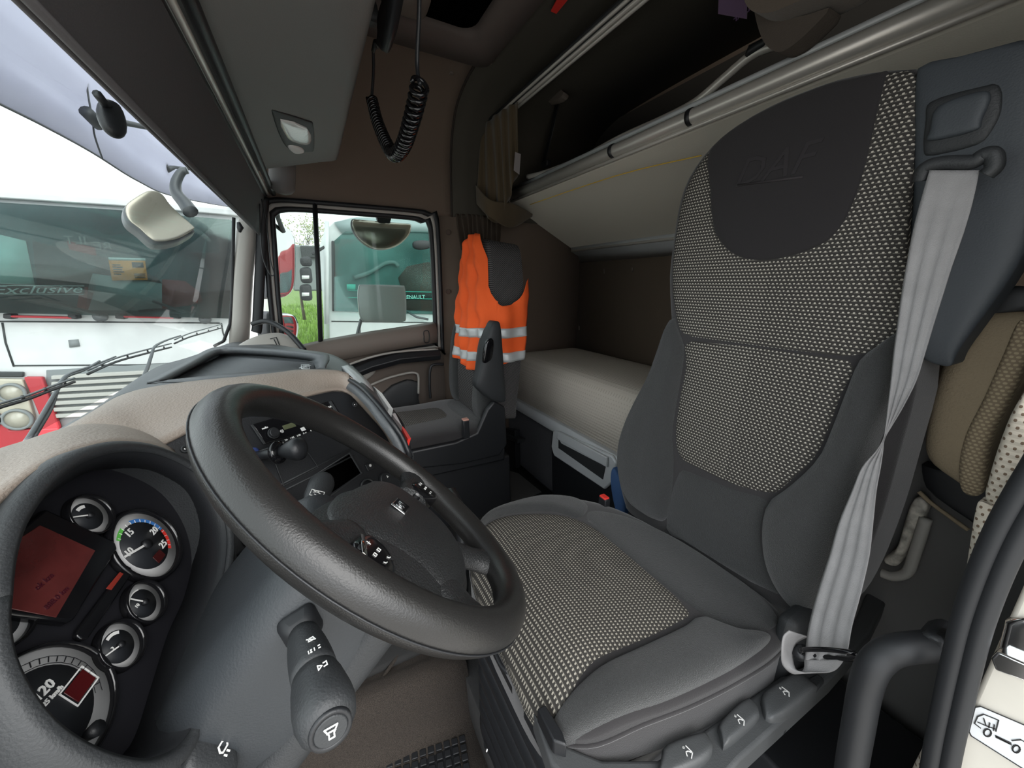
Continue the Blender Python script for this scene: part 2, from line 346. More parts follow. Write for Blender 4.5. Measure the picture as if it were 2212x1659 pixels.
# lower door: sill bolster, armrest, handle pocket, storage pocket
def dl(pts, x): return [P(u, v, x=x) for u, v in pts]
sill = MB().loft([[P(u, v, x=XW-.01)+V((-a, 0, b)) for a, b in ((-.02, .02), (.03, .012), (.05, -.01), (.055, -.05), (.04, -.1), (-.02, -.1))] for u, v in ((600, 760), (655, 753), (700, 742), (800, 724), (900, 709), (938, 703))]).ob('sill_bolster', m_taupe2, door)
for u in (695, 728, 760, 795, 830, 865, 893): MB().box(P(u, 748-(u-695)*.158, x=XW-.035)+V((0, 0, .012)), (.014, .035, .004)).ob('demister_slot', m_bone, door)
MB().loft([[P(u, v, x=XW-.03)+V((-a, 0, b)) for a, b in ((0, .035), (.05, .03), (.075, .0), (.06, -.03), (0, -.035))] for u, v in ((740, 812), (800, 787), (860, 771), (945, 763))]).ob('armrest', m_blk, door, bevel=.004)
MB().tube(cr(dl([(742, 792), (800, 772), (860, 760), (946, 754)], XW-.085), 6), .006, 8).ob('armrest_trim', m_bone, door)
boxs('door_panel', (XW-.012, -.70, .12), (XW+.03, .6, .87), m_taupe2, door)
f_d = Fr((XW-.03, 0, 0), (0, -1, 0), (0, 0, 1))
pillow('door_handle', [f_d.l(*q) for q in ((770, 830), (800, 815), (812, 800), (798, 795), (760, 803), (748, 815))], f_d, m_bone, door, puff=.02, thick=.02, R=10, Cn=10)
pillow('storage_pocket', [f_d.l(*q) for q in ((800, 880), (850, 830), (902, 822), (903, 860), (902, 900), (800, 900))], f_d.sh(.01), m_blkg, door, puff=.01, thick=.03, R=10, Cn=10, smoothn=2)
MB().tube(cr(dl([(800, 832), (840, 816), (880, 806), (898, 806), (904, 815), (904, 850)], XW-.05), 6), .007, 8).ob('pocket_lip', m_bone, door)
MB().tube(cr(dl([(916, 727), (916, 716), (926, 716), (927, 738), (917, 739), (916, 727)], XW-.065), 4), .003, 6).ob('lock_button', m_blk, door)
# ---------------------------------------------------------------- windscreen, pillar
def WS(x, t): # t 0 bottom .. 1 top
    b = 1-((x-1.15)/1.15)**2
    lo = V((x, .385+.17*b, .945-.0*b)); hi = V((x, .165+.12*b, 1.88)); return lo.lerp(hi, t)
struct(grid([[WS(x, t) for x in [i*.12 for i in range(20)]] for t in (0, .5, 1)], 'window_2', glass('windscreen', (.62, .67, .66), .08, .05), smooth=True))
ap = MB().loft([[P(u, v, x=XW-.0)+V(q) for q in ((-.02, .05, 0), (-.05, .03, 0), (-.055, 0, 0), (-.03, -.03, 0), (.02, -.03, 0), (.04, .05, 0))] for u, v in ((522, 745), (525, 690), (530, 600), (540, 500), (556, 430), (565, 400))])
struct(ap.ob('trim_4', m_bone))
struct(MB().tube([P(u, v, x=XW-.03) for u, v in ((505, 470), (503, 560), (501, 650), (497, 700), (483, 737), (462, 748))], .007, 8).ob('trim_5', m_rub))
struct(MB().tube(cr([P(u, v, x=XW-.035) for u, v in ((570, 425), (566, 500), (561, 600), (556, 700), (553, 718))], 5), [(.022, .012)]*21, 8, flat=(0, 1, 0)).ob('trim_6', m_rub))
hose = MB().tube(cr([P(545, 700, x=2.16), P(575, 694, x=2.13), P(605, 706, x=2.1), P(630, 725, x=2.06), P(657, 756, x=2.0)], 8), .012, 10)
tag(hose.ob('grab_handle', m_blk), 'curved black grab handle at the foot of the far windscreen pillar', 'handle')
# wall panel corner pieces at the foot of the far pillar, with speaker pod
pod = thing('dashboard_corner', 'bone coloured moulded corner of the dash below the far pillar', 'dash trim', P(600, 745, x=2.1))
pf = Fr(P(590, 745, x=2.05), (0.2, -1, 0), (.75, 0, .55))
pillow('shell', [pf.l(*q) for q in ((500, 762), (510, 742), (545, 727), (590, 722), (630, 735), (658, 760), (640, 775), (560, 775))], pf, m_bone, pod, puff=.03, thick=.05)
strokes([[pf.sh(.032).l(*q) for q in ((583, 732), (596, 730), (608, 748), (600, 750))], [pf.sh(.032).l(*q) for q in ((592, 734), (604, 750))]], pf, .004, .034, 'vent_slot', m_blk, pod)
# ================================================================ OVERHEAD FRONT CONSOLE
oc = thing('overhead_console', 'grey overhead shelf unit across the cab above the windscreen', 'console', (1.1, 0, 1.74))
sec = [(.135, 1.67), (.08, 1.69), (-.10, 1.735), (-.15, 1.745), (-.168, 1.752), (-.178, 1.77), (-.18, 1.80), (-.16, 2.2), (.12, 2.2), (.12, 1.75)]
oc1 = MB(); xs = [.0, .5, 1.0, 1.5, 1.80, 1.88, 1.9]
oc1.loft([[V((x, y+(.012 if y > .1 and x < 1 else 0)+(0 if x < 1.89 else (.01 if y < 0 else 0)), z+(0 if x < 1.89 else (.012 if z < 1.78 else 0)))) for y, z in sec] for x in xs])
oc1.ob('shell', m_grey, oc, bevel=.006)
br = MB(); br.tube(cr([P(610, 345, x=2.0), P(610, 380, x=2.03), P(608, 418, x=2.06)], 5), [(.05, .035)]*9+[(.04, .03), (.02, .015)], 16, flat=(0, 1, 0)); br.ob('bracket', m_grey, oc)
lamp = thing('reading_lamp', 'clear-lens reading lamp let into the grey overhead shelf', 'lamp', P(635, 285, z=1.72))
lf = Fr(P(635, 285, z=1.715), (1, -.02, 0), (0, -1, .2)); lf = Fr(lf.o, lf.x, lf.x.cross(lf.y).cross(lf.x)) if False else Fr(lf.o+V((0, 0, -.002)), (1, 0, 0), (0, -.975, .22))
lo_ = [lf.l(*q) for q in ((588, 245), (600, 241), (665, 262), (677, 272), (678, 322), (668, 328), (632, 326), (610, 305))]
pillow('housing', lo_, lf, m_blkg, lamp, puff=.006, thick=.02, smoothn=3)
m_lens = mat('clear lens', (.75, .75, .73), .08, 0, bump=(120, .4), coat=.5)
pillow('lens', [lf.l(*q) for q in ((603, 253), (662, 272), (671, 300), (660, 309), (628, 300), (614, 285))], lf.sh(.006), m_lens, lamp, puff=.006, thick=.01, smoothn=2)
pillow('switch', [lf.l(*q) for q in ((620, 313), (630, 309), (650, 315), (655, 324), (636, 327))], lf.sh(.006), m_white, lamp, puff=.006, thick=.01, smoothn=3)
pillow('sensor', [lf.l(*q) for q in ((534, 257), (548, 260), (546, 262), (536, 261))], lf.sh(-.03), m_blk, oc, puff=.001, thick=.003, R=6, Cn=6)
# visor / blind roller
vz = thing('sun_blind', 'long dark grey blind panel hanging under the overhead shelf', 'blind', (1.1, .16, 1.56))
MB().loft([[V((x, y+yy, z)) for y, z in ((.178, 1.475), (.172, 1.474), (.150, 1.56), (.128, 1.645), (.140, 1.655), (.165, 1.60))] for x, yy in ((0, .006), (.8, .006), (1.6, .002), (2.2, 0))]).ob('panel', m_gvis, vz, bevel=.002)
MB().tube([V((0, .172, 1.477)), V((2.18, .17, 1.477))], .005, 8).ob('hem_bar', m_gvis, vz)
for q, u in ((1, 527), ): MB().tube([P(515, 480, x=1.9), P(519, 492, x=1.9), P(518, 502, x=1.9)], [.006, .012, .004], 8).ob('pull_tab', m_blk, vz)
MB().tube([V((0, .157, 1.656)), V((.9, .146, 1.656)), V((2.22, .131, 1.653))], .012, 12).ob('black_roller', m_blk, vz)
MB().tube([V((0, .135, 1.658)), V((.9, .126, 1.66)), V((2.22, .113, 1.656))], .0065, 10).ob('guide_rail', m_alu, vz)
MB().tube([V((0, .113, 1.668)), V((.9, .104, 1.668)), V((2.22, .092, 1.664))], .012, 10).ob('edge_seal', m_blk, vz)
cord = MB().tube(cr([P(565, 430, x=2.05), P(578, 500, x=2.05), P(584, 560, x=2.05), P(592, 592, x=2.05), P(582, 590, x=2.05), P(566, 545, x=2.05), P(561, 440, x=2.05)], 8), .0025, 6)
tag(cord.ob('blind_cord', m_rub), 'thin black looped cord hanging beside the far windscreen pillar', 'cord')
# ================================================================ ROOF HATCH, SMALL ROOF THINGS
hz = 2.215
ht = thing('roof_hatch', 'brown roof hatch frame around a black opening', 'hatch', P(1000, 60, z=hz))
ca, ci = P(1052, 142, z=hz), P(1025, 84, z=hz); y1 = ca.y; y2 = y1+.62
def rr(x0, x1, y0, y1, r, z, n=5):
    out = []
    for cx, cy, a0 in ((x1-r, y1-r, 0), (x0+r, y1-r, 90), (x0+r, y0+r, 180), (x1-r, y0+r, 270)):
        for k in range(n+1): a = radians(a0+90*k/n); out.append(V((cx+r*cos(a), cy+r*sin(a), z)))
    return out
mb = MB(); Rg = [rr(ca.x-.85, ca.x, y1, y2, .05, hz+.01), rr(ca.x-.84, ca.x-.01, y1+.01, y2-.01, .05, hz-.02), rr(ci.x-.6, ci.x+.0, ci.y, ci.y+.42, .06, hz-.012), rr(ci.x-.58, ci.x-.02, ci.y+.02, ci.y+.4, .06, hz+.02)]
mb.loft(Rg, cap=False); mb.ob('frame', mat('hatch frame', (.12, .095, .085), .7), ht, solid=.004)
boxs('opening_sheet', (ci.x-.6, ci.y, hz+.012), (ci.x, ci.y+.42, hz+.016), mat('opening black', (.004, .004, .004), 1, spec=0), ht)  # near-black matt sheet filling the hatch opening
for u, v in ((1126, 44), (1058, 134)): disc(Fr(P(u, v, z=hz-.012), (1, 0, 0), (0, -1, 0)), (0, 0), .011, -.005, .006, 'screw', m_taupe2, ht, seg=12, bevel=.002)
pillow('hatch_handle', [Fr((0, 0, hz-.02), (1, 0, 0), (0, -1, 0)).l(*q) for q in ((845, 0), (850, 20), (880, 36), (912, 40), (925, 20), (925, -10))], Fr((0, 0, hz-.02), (1, 0, 0), (0, -1, 0)), m_taupe2, ht, puff=.012, thick=.02)
bl = thing('roof_lamp', 'small brown lamp with round clear bulb below the hatch', 'lamp', P(938, 208, x=2.1))
bf = Fr(P(938, 208, x=2.14), (.42, -.8, -.3), (.75, .3, .5)); bf = Fr(bf.o, (.15, -.99, 0), V((.15, -.99, 0)).normalized().cross(V((-.75, -.1, -.65))).normalized()*-1)
pillow('base', [bf.l(*q) for q in ((925, 190), (935, 185), (960, 188), (963, 195), (950, 228), (938, 233), (925, 228), (920, 222))], bf, m_taupe2, bl, puff=.01, thick=.03, smoothn=3, R=12, Cn=12)
cc = bf.sh(.01).l(936, 213); disc(bf, cc, .017, .006, .02, 'bulb', m_lens, bl, seg=16, r2=.011)
tg = MB().prism([P(u, v, z=2.2) for u, v in ((1190, 22), (1202, 27), (1224, 0), (1240, -25), (1215, -25))], (0, 0, -.004)).ob('red_strap', m_red, smooth=False); tag(tg, 'short red strap on the ceiling right of the hatch', 'strap')
# ceiling curtain track
tr = thing('curtain_track', 'twin aluminium curtain track running along the ceiling', 'curtain rail', (1.3, -1, 2.1))
for dy, r in ((0, .007), (-.028, .009), (-.05, .008)): MB().tube([V((.0, -1.0+dy, 2.118)), V((1.9, -1.0+dy, 2.12)), V((2.2, -1.0+dy, 2.118))], r, 8).ob('rail', m_alu, tr)
boxs('track_bed', (.0, -1.06, 2.12), (2.15, -.985, 2.128), m_blkg, tr)
# ================================================================ CB MICROPHONE AND COILED CORD
cb = thing('radio_microphone', 'black hand microphone with plain cable hung from the overhead shelf', 'microphone', P(835, 40, y=-.25))
mp = [P(858, -40, y=-.24), P(850, 0, y=-.24), P(843, 30, y=-.24), P(833, 60, y=-.24), P(824, 85, y=-.24), P(815, 98, y=-.24)]
MB().tube(cr(mp, 5), [(.02+.026*sin(min(1, i/16)*1.5), .018) if i < 17 else (.046-.006*(i-16), .016-.0013*(i-16)) for i in range(26)], 16, flat=(1, 0, 0)).ob('body', m_blk, cb)
MB().tube([P(812, 92, y=-.24), P(806, 110, y=-.24)], [.008, .005], 8).ob('strain_relief', m_blk, cb)
pillow('push_button', [Fr((0, -.26, 0), (1, 0, 0), (0, 0, 1)).l(*q) for q in ((800, 10), (810, 4), (815, 45), (805, 60), (798, 45))], Fr((0, -.262, 0), (1, 0, 0), (0, 0, 1)), m_blkg, cb, puff=.006, thick=.02, R=8, Cn=8)
cpath = cr([P(u, v, y=-.25) for u, v in ((803, 212), (815, 262), (836, 312), (853, 334), (872, 312), (892, 250), (908, 180))], 30)
hel = []; cp = rs(cpath, 900)
Lc = sum((b-a).length for a, b in zip(cp, cp[1:])); turns = 40
for i, q in enumerate(cp):
    T = (cp[min(i+1, 899)]-cp[max(i-1, 0)]).normalized(); a = V((0, 1, 0)); b = T.cross(a).normalized(); t = i/899
    dens = t*turns; r = (.0135+.002*t); hel.append(q+(a*cos(2*pi*dens)+b*sin(2*pi*dens))*r)
ccd = thing('coiled_cord', 'black coiled cord hanging in a deep U above the far door', 'cord', P(853, 334, y=-.25))
MB().tube(hel, .0048, 6).ob('coil', m_gloss, ccd)
MB().tube(cr([P(806, 105, y=-.245), P(807, 150, y=-.25), P(803, 212, y=-.25)], 5), .0042, 8).ob('lead', m_blk, ccd)
MB().tube(cr([P(906, -30, y=-.25), P(905, 40, y=-.25), P(901, 130, y=-.25), P(904, 170, y=-.25), P(908, 182, y=-.25)], 5), .0042, 8).ob('lead', m_blk, ccd)
# ================================================================ BUNKS
RZ, RY = 1.772, -1.155
ub = thing('upper_bunk', 'grey folded upper bunk board with a thick aluminium edge tube', 'bunk', (1.2, -1.4, 1.6))
MB().add([V((x, y, z)) for x in (.02, 2.245) for y, z in ((-1.16, 1.755), (-1.18, 1.735), (-1.705, 1.475), (-1.72, 1.50), (-1.2, 1.79), (-1.16, 1.785))],
   [(0, 1, 7, 6), (1, 2, 8, 7), (2, 3, 9, 8), (3, 4, 10, 9), (4, 5, 11, 10), (5, 0, 6, 11), (5, 4, 3, 2, 1, 0), (6, 7, 8, 9, 10, 11)]).ob('board', mat('bunk board cloth', (.60, .565, .49), .9, bump=(300, .2)), ub, smooth=False)
MB().tube([V((.02, RY, RZ)), V((2.2, RY-.008, RZ))], .024, 20).ob('edge_tube', m_alu, ub)
MB().tube([V((.02, RY-.002, RZ-.03)), V((2.2, RY-.01, RZ-.03))], .008, 8).ob('lower_bead', m_alu, ub)
for u, v in ((1484, 250), (1316, 328)):
    q = P(u, v, y=RY+.02); MB().tube([V((q.x-.007, RY, RZ)), V((q.x+.007, RY, RZ))], .0255, 20).ob('black_collar', m_blk, ub)
MB().tube([V((.02, -1.19, 1.815)), V((2.2, -1.19, 1.815))], [(.02, .012)]*2, 10, flat=(0, 1, 0)).ob('upper_bead', m_silv, ub)
MB().tube([V((.02, -1.205, 1.80)), V((2.2, -1.205, 1.80))], .014, 8).ob('channel', m_blkg, ub)
MB().tube(cr([P(1140, 382, y=-1.17), P(1180, 372, y=-1.19), P(1250, 345, y=-1.2), P(1340, 298, y=-1.2), P(1430, 258, y=-1.2), P(1500, 222, y=-1.2), P(1560, 172, y=-1.2), P(1625, 118, y=-1.2), P(1680, 95, y=-1.2)], 6), .013, 12).ob('guard_tube', m_alu, ub)
th = MB().tube(cr([P(1145, 442, y=-1.2), P(1330, 380, y=-1.2), P(1515, 336, y=-1.2)], 4), .0022, 5); th.ob('yellow_thread', mat('yellow thread', (.75, .5, .08), .8), ub, label='yellow thread')
lp = MB(); lp.loft([[V((x, y, z)) for y, z in ((-1.655, 1.498), (-1.66, 1.470), (-1.72, 1.445), (-1.745, 1.40), (-1.749, 1.50))] for x in (.3, 2.235)]); lp.ob('rear_profile', m_silv, ub)
MB().tube([V((.3, -1.66, 1.475)), V((2.23, -1.66, 1.475))], .008, 8).ob('profile_lip', m_alu, ub)
MB().tube([P(1612, 122, y=-1.19), P(1622, 108, y=-1.19), P(1650, 92, y=-1.19), P(1668, 70, y=-1.19)], [.006, .014, .012, .008], 10).ob('black_clip', m_blk, ub)
# strut bracket of the bunk
sb = thing('bunk_strut', 'pale ceiling bracket with a black strap down to the upper bunk', 'bracket', P(1195, 208, y=-1.3))
sf = Fr(P(1195, 208, y=-1.3), (1, 0, 0), (0, -.3, 1))
pillow('bracket', [sf.l(*q) for q in ((1162, 205), (1180, 190), (1220, 200), (1227, 208), (1215, 220), (1180, 228), (1165, 220))], sf, m_taupe2, sb, puff=.02, thick=.03, R=10, Cn=10)
MB().tube([P(1205, 215, y=-1.31), P(1190, 290, y=-1.31), P(1172, 358, y=-1.31)], [(.02, .003)]*3, 8, flat=(1, 0, 0)).ob('strap', m_rub, sb)
MB().box(P(1180, 355, y=-1.27), (.06, .03, .03)).ob('buckle', m_blk, sb, bevel=.005)
# pillow and tag on the upper bunk
pl = thing('brown_pillow', 'brown folded curtain cloth lying on the upper bunk edge at top right', 'pillow', P(1740, 40, y=-1.17))
qf = Fr((0, -1.16, 0), (1, 0, 0), (0, 0, 1))
pillow('cushion', [qf.l(*q) for q in ((1660, -30), (1662, 20), (1680, 55), (1720, 62), (1770, 45), (1840, 20), (1900, -20), (1850, -80), (1720, -90))], qf.sh(-.02), mat('brown pillow cloth', (.15, .12, .095), .95, bump=(260, .5), sheen=.2), pl, puff=.07, thick=.1)
pillow('lower_fold', [qf.l(*q) for q in ((1655, 10), (1662, 60), (1680, 108), (1710, 127), (1745, 110), (1790, 70), (1820, 35), (1770, 50), (1700, 60), (1670, 40))], qf.sh(-.01), mat('pillow hem', (.11, .09, .075), .95, bump=(260, .5)), pl, puff=.035, thick=.05)
tgf = Fr((0, -1.3, 0), (1, 0, 0), (0, 0, 1)); tgo = [tgf.l(*q) for q in ((1553, -20), (1614, -14), (1613, 41), (1551, 30))]
tt = thing('paper_tag', 'mauve and white paper tag hanging above the upper bunk', 'tag', P(1583, 15, y=-1.3))
MB().prism([tgf.p(*q) for q in tgo], (0, -.002, 0)).ob('card', mat('mauve card', (.25, .16, .28), .7), tt, smooth=False)
MB().prism([tgf.p(*tgf.l(*q), .001) for q in ((1552, 13), (1614, 24), (1613, 41), (1551, 30))], (0, -.001, 0)).ob('white_band', mat('card white', (.42, .34, .36), .7), tt, smooth=False)
text('DAF', .028, tgf, tgf.l(1601, 29), .003, 'print', mat('mauve ink', (.16, .09, .2), .7), tt, rot=-.12, bold=.0006)
# lower bunk
lb = thing('lower_bunk', 'lower bunk base with silver front rail and grey carpeted side', 'bunk', (1.2, -1.16, .3))
boxs('base', (.45, -1.74, .02), (2.24, -1.165, .49), m_gcar, lb, bevel=.004)
MB().loft([[V((x, y, z)) for y, z in ((-1.165, .505), (-1.135, .505), (-1.125, .49), (-1.125, .45), (-1.135, .435), (-1.165, .435))] for x in (1.115, 2.24)]).ob('front_rail', m_silv, lb, bevel=.003)
mt_out = rr(.3, 2.24, -1.745, -1.16, .06, 0, 6)
mo = MB(); sec2 = [(0, .50), (.0, .70), (.01, .755), (.03, .785), (.07, .80), (.15, .806), (.28, .808)]
mt = []
for d, z in sec2: mt.append([V((1.27+(q.x-1.27)*(1-d/.97), -1.4525+(q.y+1.4525)*(1-d/.2925), z)) for q in mt_out])
mtr = link('mattress', mesh([q for r in mt for q in r], [(i*28+k, i*28+(k+1) % 28, (i+1)*28+(k+1) % 28, (i+1)*28+k) for i in range(6) for k in range(28)]+[tuple(6*28+k for k in range(28)), tuple(range(27, -1, -1))],
   [((q.x), (q.y+z_*1.0 if True else 0)) for r, (d_, z_) in zip(mt, sec2) for q in r]), m_matt)
tag(mtr, 'beige mattress on the lower bunk behind the seats', 'mattress')
df = Fr((0, -1.13, 0), (-1, 0, 0), (0, 0, 1))
df = Fr((0, -1.13, 0), (1, 0, 0), (0, 0, 1)); df.n = V((0, 1, 0))
def D(u, v): return df.l(u, v)
def slab(name, px, y, dy, m, par, bevel=.004, **k): return MB().prism([P(u, v, y=y) for u, v in px], (0, -dy, 0)).ob(name, m, par, bevel=bevel, **k)
dw = slab('drawer', [(1191, 935), (1193, 1070), (1225, 1140), (1330, 1140), (1330, 1005)], -1.13, .03, m_blk, lb)
slab('handle_frame', [(1194, 930), (1208, 932), (1322, 985), (1331, 1000), (1325, 1040), (1305, 1058), (1196, 985), (1190, 965)], -1.115, .02, m_silv, dw, bevel=.008)
slab('handle_recess', [(1206, 948), (1212, 958), (1308, 1008), (1302, 1036), (1206, 968)], -1.113, .004, m_blkg, dw, bevel=.001)
slab('handle_bar', [(1206, 932), (1310, 988), (1310, 1010), (1202, 948)], -1.10, .012, m_silv, dw, bevel=.004)
bs = thing('storage_latch', 'black square post with a clip beside the far seat base', 'bracket', P(1100, 960, y=-1.1))
slab('post', [(1088, 925), (1112, 930), (1114, 1012), (1104, 1016), (1090, 1000)], -1.11, .04, m_blk, bs)
slab('clip', [(1086, 935), (1118, 950), (1117, 958), (1086, 944)], -1.09, .06, m_blkg, bs)
# window hooks on rear wall
for i, (u, v) in enumerate(((1305, 585), (1366, 582), (1251, 708), (1212, 590))):
    struct(MB().tube([P(u, v-4, y=-1.748), P(u, v+2, y=-1.745), P(u, v+5, y=-1.74)], .004, 6).ob('trim_7', m_taupe2))
struct(MB().tube([P(u, v, y=-1.749) for u, v in ((1355, 542), (1355, 555), (1360, 558), (1372, 557), (1378, 552), (1379, 538))], .003, 6).ob('trim_8', m_taupe2))
# ---------------------------------------------------------------- curtains
def drape(name, label, top, bot, m, folds, amp, cat='curtain', n=60, group=None, mid=None):
    A = rs(cr(top, 8), n); B = rs(cr(bot, 8), n); rows = []
    for j in range(15):
        t = j/14; r = []
        for i in range(n):
            q = A[i].lerp(B[i], t)
            if mid: q += V(mid)*4*t*(1-t)
            a = amp*(.4+.6*t)*sin(folds*2*pi*i/n+.8*sin(3*t+i*.13)); r.append(q+V((-.7, .7, 0))*a)
        rows.append(r)
    o = grid(rows, name, m, None, solid=.003); return tag(o, label, cat, group)
drape('side_curtain', 'olive brown curtain bunched beneath the end of the ceiling track', [P(1040, 276, x=2.2), P(1075, 245, x=2.0), P(1118, 220, x=1.85)], [P(1030, 440, x=2.22), P(1075, 480, x=2.1), P(1118, 375, x=1.95)], m_brown, 5, .02)
drape('curtain_swag', 'lower swag of the olive brown curtain turned up above the far seat', [P(1028, 400, x=2.18), P(1060, 432, x=2.05), P(1110, 440, x=2.05), P(1150, 462, x=2.15)], [P(1030, 440, x=2.2), P(1060, 470, x=2.08), P(1105, 492, x=2.1), P(1150, 468, x=2.18)], m_brown, 1.5, .008)
drape('rear_curtain', 'dark striped curtain gathered on the wall behind the orange vest', [P(985, 462, x=2.235), P(1030, 464, x=2.235), P(1082, 470, x=2.235)], [P(997, 540, x=2.235), P(1030, 545, x=2.235), P(1078, 545, x=2.235)], mat('striped curtain', (.07, .052, .038), .9), 9, .018, n=130)
tag(MB().prism([P(u, v, x=1.83) for u, v in ((1113, 328), (1125, 333), (1122, 377), (1110, 368))], (.002, 0, 0)).ob('curtain_label', mat('label cloth', (.3, .27, .27), .7), smooth=False), 'white care label sewn on the side curtain edge', 'label')
boxs_ = None
# ================================================================ DASHBOARD
dash = thing('dashboard', 'beige and black wrap-around dashboard under the windscreen', 'dashboard', (1.0, .2, .8))
# console face plane (turned to the driver) and cluster face plane
ec = V((cos(radians(55)), -sin(radians(55)), 0)); nc = V((-sin(radians(55)), -cos(radians(55)), 0))
CP = Fr((.845, .134, .985), ec, V((0, 0, 1))*cos(.436)-nc*sin(.436))
ecl = V((cos(.1745), -sin(.1745), 0)); ncl = V((-sin(.1745), -cos(.1745), 0))
CL = Fr((.55, .27, .95), ecl, V((0, 0, 1))*cos(.436)-ncl*sin(.436))
def Pm(pts, **k): return [P(u, v, **k) for u, v in pts]
hood_top = [P(110, 960, z=1.0), P(180, 912, z=1.015), P(257, 862, z=1.02), P(330, 843, z=1.02), P(420, 833, z=1.02), P(506, 826, z=1.02), P(600, 815, z=1.02), P(642, 810, z=1.02), P(726, 814, z=1.02), P(770, 832, z=1.015), P(808, 868, z=1.0), P(845, 915, z=.965), P(868, 950, z=.93), P(884, 990, z=.89)]
hood_bot = [P(200, 985, z=.99)]+[CP.w(u, v) for u, v in ((290, 985), (345, 968), (422, 929), (520, 890), (590, 872), (641, 863), (711, 846), (745, 848), (775, 868), (803, 898), (831, 930), (852, 967), (868, 1005))]
N = 60; A = rs(cr(hood_top, 8), N); B = rs(cr(hood_bot, 8), N); rows = []
for i in range(11):
    t = i/10; rows.append([a.lerp(b, t)+V((-.25, -.3, 1))*.018*sin(pi*t)+V((0, 0, .008*sin(2*pi*t))) for a, b in zip(A, B)])
grid(rows, 'beige_hood', m_beige, dash, solid=.006, off=-1)
# black top pad with tray
front = [P(60, 975, z=.97), P(130, 925, z=.975), P(200, 885, z=.98), P(250, 850, z=.98), P(300, 815, z=.98), P(345, 790, z=.98), P(400, 774, z=.98), P(450, 757, z=.985), P(470, 750, z=.985), P(515, 738, z=.985), P(600, 745, z=.985), P(660, 756, z=.985), P(715, 765, z=.985), P(760, 790, z=.975), P(800, 830, z=.96), P(840, 890, z=.94)]
Ft = rs(cr(front, 8), N); pad = []
for i in range(7):
    t = i/6; pad.append([(lambda q: V((q.x, q.y, q.z if t < .01 else min(q.z, .992))))(b.lerp(a, t)) for a, b in zip(Ft, A)])
m_top = mat('slate dash top', (.085, .092, .098), .48, bump=(350, .3))
grid(pad, 'top_pad', m_top, dash, solid=.02, off=-1)
MB().tube([q+V((-.002, -.002, .002)) for q in A], .006, 8).ob('edge_bead', m_blk, dash)
# raised tray rim and ribbed tray floor
tz = 1.006
def TP(pts, z=tz): return [P(u, v, z=z) for u, v in pts]
rim_o = TP([(318, 828), (395, 788), (465, 752), (560, 751), (690, 762), (712, 775), (700, 800), (712, 816), (620, 812), (500, 820), (420, 826)], 1.024)
rim_i = TP([(345, 825), (410, 790), (474, 759), (560, 758), (680, 768), (700, 780), (700, 795), (697, 804), (620, 806), (500, 813), (420, 820)], 1.027)
flo = TP([(370, 822), (425, 792), (480, 768), (560, 768), (660, 777), (678, 785), (682, 793), (680, 800), (620, 802), (500, 809), (430, 816)], 1.0)
rr_ = [rs(cr(L+[L[0]], 6), 90) for L in (rim_o, rim_i, flo)]
grid(rr_, 'tray_rim', m_top, dash, solid=.004, off=-1)
MB().prism(flo, (0, 0, -.004)).ob('tray_floor', m_top, dash, smooth=False)
a0, a1, b0_, b1 = flo[0], flo[2], flo[8], flo[5]
rb = MB()
for i in range(46):
    t = (i+.5)/46; p0 = V(flo[0]).lerp(V(flo[2]), t); p1 = V(flo[7]).lerp(V(flo[5]), t); rb.tube([p0+V((0, 0, .001)), p1+V((0, 0, .001))], .0022, 4)
tag(rb.ob('tray_ribs', m_top, dash), kind='stuff')
tl = [P(u, v, z=1.003) for u, v in ((651, 788), (668, 788), (669, 797), (652, 797), (651, 788))]
MB().tube(tl, .0015, 4).ob('tray_emblem', m_silv, dash)
text('FH', .035, Fr(P(660, 792, z=1.004), (1, -.3, 0), (.3, 1, 0)), (0, 0), 0, 'tray_mark', m_silv, dash, sx=1)
# silver-grey side trim and passenger-side face of the console
skin([P(752, 792, z=1.0), P(775, 810, z=.99), P(797, 832, z=.975), P(806, 855, z=.955)], [P(738, 795, z=1.0), P(757, 813, z=1.0), P(775, 838, z=.985), P(795, 858, z=.965)], 'side_trim', m_silv, dash, n=20, steps=3, solid=.012)
skin([P(758, 790, z=.985), P(800, 835, z=.96), P(850, 890, z=.93), P(875, 935, z=.9), P(886, 985, z=.86)], [P(745, 800, z=.9)+V((.05, .05, 0)), P(795, 850, z=.88)+V((.05, .05, 0)), P(840, 905, z=.86)+V((.05, .03, 0)), P(868, 950, z=.84)+V((.03, .02, 0)), P(880, 1000, z=.8)+V((.03, .02, 0))], 'side_face', m_blk, dash, n=24, steps=4, solid=.01)
# console panel
cpo = [CP.l(u, v) for u, v in ((300, 985), (345, 966), (422, 929), (520, 890), (590, 872), (641, 863), (711, 846), (745, 848), (775, 868), (803, 898), (831, 930), (852, 967), (868, 1005), (872, 1040), (850, 1090), (760, 1150), (640, 1250), (480, 1240), (420, 1100), (340, 1040))]
pillow('console_panel', cpo, CP, m_blk, dash, puff=.004, thick=.06, smoothn=3)
CQ = CP.sh(.004)
def cpb(name, px, h0, h1, m, par=dash, bevel=.002, fr=CQ): return MB().prism([fr.w(u, v, h0) for u, v in px], fr.n*(h1-h0)).ob(name, m, par, bevel=bevel)
for u, v in ((400, 970), (766, 874), (850, 976)):
    c = CQ.l(u, v); ring(CQ, c, [(.0035, .0), (.007, .0), (.007, .003), (.0035, .003)], 'screw_collar', m_blkg, dash, seg=16); disc(CQ, c, .0035, -.001, .002, 'screw', m_chr, dash, seg=10)
rad = thing('car_radio', 'slim black car radio with round power knob behind the steering wheel', 'radio', CQ.w(640, 900))
rpx = ((541, 919), (714, 866), (741, 910), (569, 961))
cpb('body', rpx, -.002, .006, m_gloss, rad)
